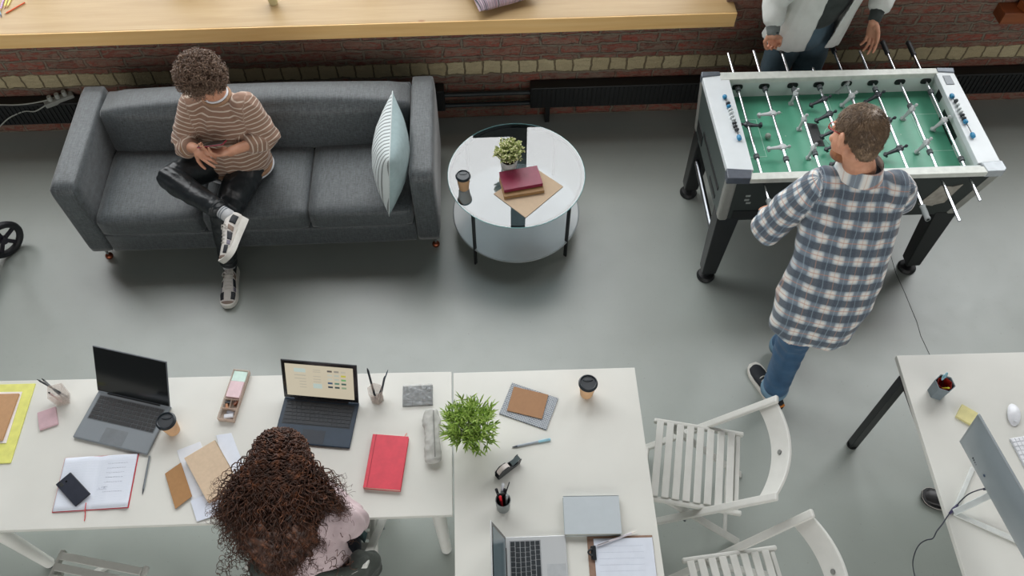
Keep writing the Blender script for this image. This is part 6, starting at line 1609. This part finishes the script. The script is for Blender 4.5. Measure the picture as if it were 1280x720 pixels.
# =====================================================================
# D. man in a pale grey coat on the far side of the football table
# =====================================================================
D=person('person in open pale grey coat standing behind the football table, head out of frame',(1.93,3.93,0))
pel=V((1.90,3.93,.93)); che=V((1.96,3.90,1.28)); nek=V((1.98,3.88,1.48)); hd=V((1.99,3.84,1.65))
wrA=P(966,44,1.005); shA=V((1.78,3.89,1.40)); elA=V((1.665,3.885,1.14)); shB=V((2.16,3.90,1.40)); elB=V((2.30,3.92,1.16)); wrB=P(1092,27,1.06)
hA=V((1.82,3.92,.90)); hB=V((1.99,3.94,.90)); kA=V((1.80,3.90,.49)); kB=V((2.02,3.90,.49)); aA=V((1.79,3.95,.09)); aB=V((2.05,3.97,.09))
mb=MB(); hp,HR=head(mb,hd,(.05,-.80,-.5),(0,-.5,.8),1.08,neck=nek)
mb.loft([(pel,XA,.14,YA,.09),(che,XA,.12,YA,.07),(nek-V((0,0,.05)),XA,.07,YA,.045),(nek,XA,.055,YA,.055)],n=24)
mb.limb([shA,elA,wrA],[.030,.036,.028]); mb.limb([shB,elB,wrB],[.030,.036,.028]); mb.limb([shA,nek-V((0,0,.06))],[.028,.028]); mb.limb([shB,nek-V((0,0,.06))],[.028,.028])
mb.limb([hA,kA,aA],[.07,.048,.036]); mb.limb([hB,kB,aB],[.07,.048,.036])
hdA=(V((1.752,3.865,.868))-wrA).normalized()
hand(mb,wrA,hdA,(-.05,.35,.75),-1,(1.0,1.15,1.15,1.15),.02,1.05,(.3,.9),.8)
hand(mb,wrB,(.10,-.35,-.72),(.45,.5,.35),1,(.28,.35,.42,.5),.07,1.05,(.2,.35),.3)
body_mesh('body',mb,D,voxel=.0044)
mb=MB(); mb.loft([(pel+V((0,0,.10)),XA,.160,YA,.108),(pel,XA,.170,YA,.120),(pel-V((0,0,.06)),XA,.165,YA,.115)],n=30)
mb.limb([hA,hA.lerp(kA,.5),kA,aA],[.100,.092,.078,.062],n=24); mb.limb([hB,hB.lerp(kB,.5),kB,aB],[.100,.092,.078,.062],n=24)
blobobj('jeans',mb,m_cloth('grey_blue_denim',rgb(66,88,100),rgb(84,106,118),.88,10,.5,500),D,.0085,3,wrinkle=.006,wscale=9)
mb=MB(); mb.loft([(pel+V((.0,-.004,.085)),XA,.168,YA,.122),(pel.lerp(che,.5),XA,.168,YA,.118),(che,XA,.180,YA,.118),(nek-V((0,0,.07)),XA,.14,YA,.085),(nek,XA,.064,YA,.062)],n=32)
dk=m_cloth('dark_grey_jersey',rgb(44,50,48),rgb(58,64,62)); blobobj('dark_top',mb,dk,D,.008,3,wrinkle=.005,wscale=11)
# coat: open front, made as a thick shell hanging from the shoulders
coat=m_cloth('pale_grey_cotton',rgb(196,199,194),rgb(212,215,210),.88,9,.5,300); mb=MB()
def coatsec(z,a0,a1,rx,ry,cx_,cy_,n=26):
    return [V((cx_+rx*math.cos(a0+(a1-a0)*i/n),cy_+ry*math.sin(a0+(a1-a0)*i/n),z)) for i in range(n+1)]
levels=[(.865,.230,.165),(.98,.222,.160),(1.10,.212,.152),(1.25,.208,.146),(1.38,.190,.130),(1.46,.130,.095),(1.50,.085,.075)]
rows_o=[];rows_i=[]
for k,(z_,rx,ry) in enumerate(levels):
    u=(z_-.865)/.635; a0=math.radians(-58-10*(1-u)); a1=math.radians(360-98-14*u)   # opening faces the table (towards -y)
    cx_=pel.x+(nek.x-pel.x)*min(1,u*1.1)+.015; cy_=pel.y+(nek.y-pel.y)*u
    wob=.012*(1-u)
    o_=coatsec(z_,a0,a1,rx,ry,cx_,cy_); 
    o_=[p_+(p_-V((cx_,cy_,z_))).normalized()*wob*math.sin(i*1.15) for i,p_ in enumerate(o_)]
    if k==0: o_=[p_+V((0,0,-.05*max(0,math.sin(i/26*PI*1.0)) + (.02 if i<3 else 0))) for i,p_ in enumerate(o_)]
    rows_o.append(o_); rows_i.append([p_+(V((cx_,cy_,z_))-p_).normalized()*.008 for p_ in o_])
def sm_rows(rows): 
    cols=list(zip(*rows)); cols=[smooth_path(list(c_),5) for c_ in cols]; return [list(r_) for r_ in zip(*cols)]
ro,ri=sm_rows(rows_o),sm_rows(rows_i); nr=len(ro); nc=len(ro[0]); vs=[p_ for r_ in ro for p_ in r_]+[p_ for r_ in ri for p_ in r_]; o2=nr*nc
fs=[(j*nc+i,j*nc+i+1,(j+1)*nc+i+1,(j+1)*nc+i) for j in range(nr-1) for i in range(nc-1)]; fs+=[(o2+a,o2+d_,o2+c_,o2+b_) for a,b_,c_,d_ in fs]
for j in range(nr-1): fs+=[(j*nc,(j+1)*nc,o2+(j+1)*nc,o2+j*nc),(j*nc+nc-1,o2+j*nc+nc-1,o2+(j+1)*nc+nc-1,(j+1)*nc+nc-1)]
for i in range(nc-1): fs+=[(i,o2+i,o2+i+1,i+1),((nr-1)*nc+i,(nr-1)*nc+i+1,o2+(nr-1)*nc+i+1,o2+(nr-1)*nc+i)]
mb.add(vs,fs)
mb.limb([shA+V((.04,0,0)),shA.lerp(elA,.5),elA,elA.lerp(wrA,.45)],[.082,.076,.070,.064],n=24); mb.limb([shB+V((-.04,0,0)),shB.lerp(elB,.5),elB,elB.lerp(wrB,.40)],[.082,.076,.070,.066],n=24)
blobobj('coat',mb,coat,D,.0062,1,wrinkle=.003,wscale=10)
# dark sleeve ends and wristband
for e,w_,nm in ((elA,wrA,'a'),(elB,wrB,'b')):
    q=MB(); d=(w_-e).normalized(); q.limb([e.lerp(w_,.35),e.lerp(w_,.88)],[.044,.036],n=20); me_=blobobj('sleeve_end',q,mat(104,110,108,.9,0,.1,60,.5,200) if nm=='a' else dk,D,.006,1,wrinkle=.003,wscale=30)
    if nm=='a': x,y,_=frame(d); ring(D,'wristband',e.lerp(w_,.93),x,.030,y,.030,.005,M['black'],n=24)
for a in (aA,aB): shoe(D,(a.x,a.y+.05,0),(a.x-.01,a.y-.22,0),(0,0,1),.29,M['shoe_black'],M['sole_cream'],'low')
hb=MB(); core=MB(); core.ell(hp(0,-.018,.036),(.088,.104,.092),HR,n=26,m=18); me=blob(core,.008,2); hb.add([v.co.copy() for v in me.vertices],[tuple(p_.vertices) for p_ in me.polygons]); bpy.data.meshes.remove(me); obj('hair',hb,mcurl(rgb(40,32,28),rgb(60,48,40),rgb(90,74,62)),D,True,world=True)
# black shoe tip under the right desk (its wearer sits outside the picture)
sp=P(1161,618,.03); S_=thing('shoe','black rounded shoe tip showing under the left edge of the right desk','shoe',(sp.x,sp.y,0))
shoe(S_,(sp.x+.24,sp.y-.10,0),(sp.x-.045,sp.y+.012,0),(0,0,1),.29,mat(34,33,34,.4),mat(40,40,42,.5),'low',laced=False,name='upper')
# ================= daylight and rear fill =================
def area(name,loc,size,rot,power,col=(1,1,1)):
    l=bpy.data.lights.new(name,'AREA'); l.shape='RECTANGLE'; l.size=size[0]; l.size_y=size[1]; l.energy=power; l.color=col
    o=bpy.data.objects.new(name,l); link(o); o.location=loc; o.rotation_euler=rot; o.visible_camera=True; return o
LW=NX1-NX0
for nm,x0_,x1_,z0_,z1_,rad in (('left_lower',NX0,NX1,ST,3.4,4.2),('left_upper',NX0,NX1,3.4,WT,6.8),('right_lower',RX0,RX1,RZ0,3.4,4.2),('right_upper',RX0,RX1,3.4,WT,6.8)):
    area('daylight_'+nm,((x0_+x1_)/2,NY+.12,(z0_+z1_)/2),(x1_-x0_,z1_-z0_),(math.radians(-90),0,0),(x1_-x0_)*(z1_-z0_)*PI*rad,(.97,.99,1))
area('daylight_opposite_window',(0,-4.95,3.15),(12,4.5),(math.radians(90),0,0),12*4.5*PI*2.8,(1,.99,.97))  # added fill lamp behind the camera, brightens front faces and near floor
W=bpy.data.worlds.new('sky'); SC.world=W; W.use_nodes=True
W.node_tree.nodes['Background'].inputs[0].default_value=(.96,.98,1,1); W.node_tree.nodes['Background'].inputs[1].default_value=.06

SC.view_settings.exposure=.10
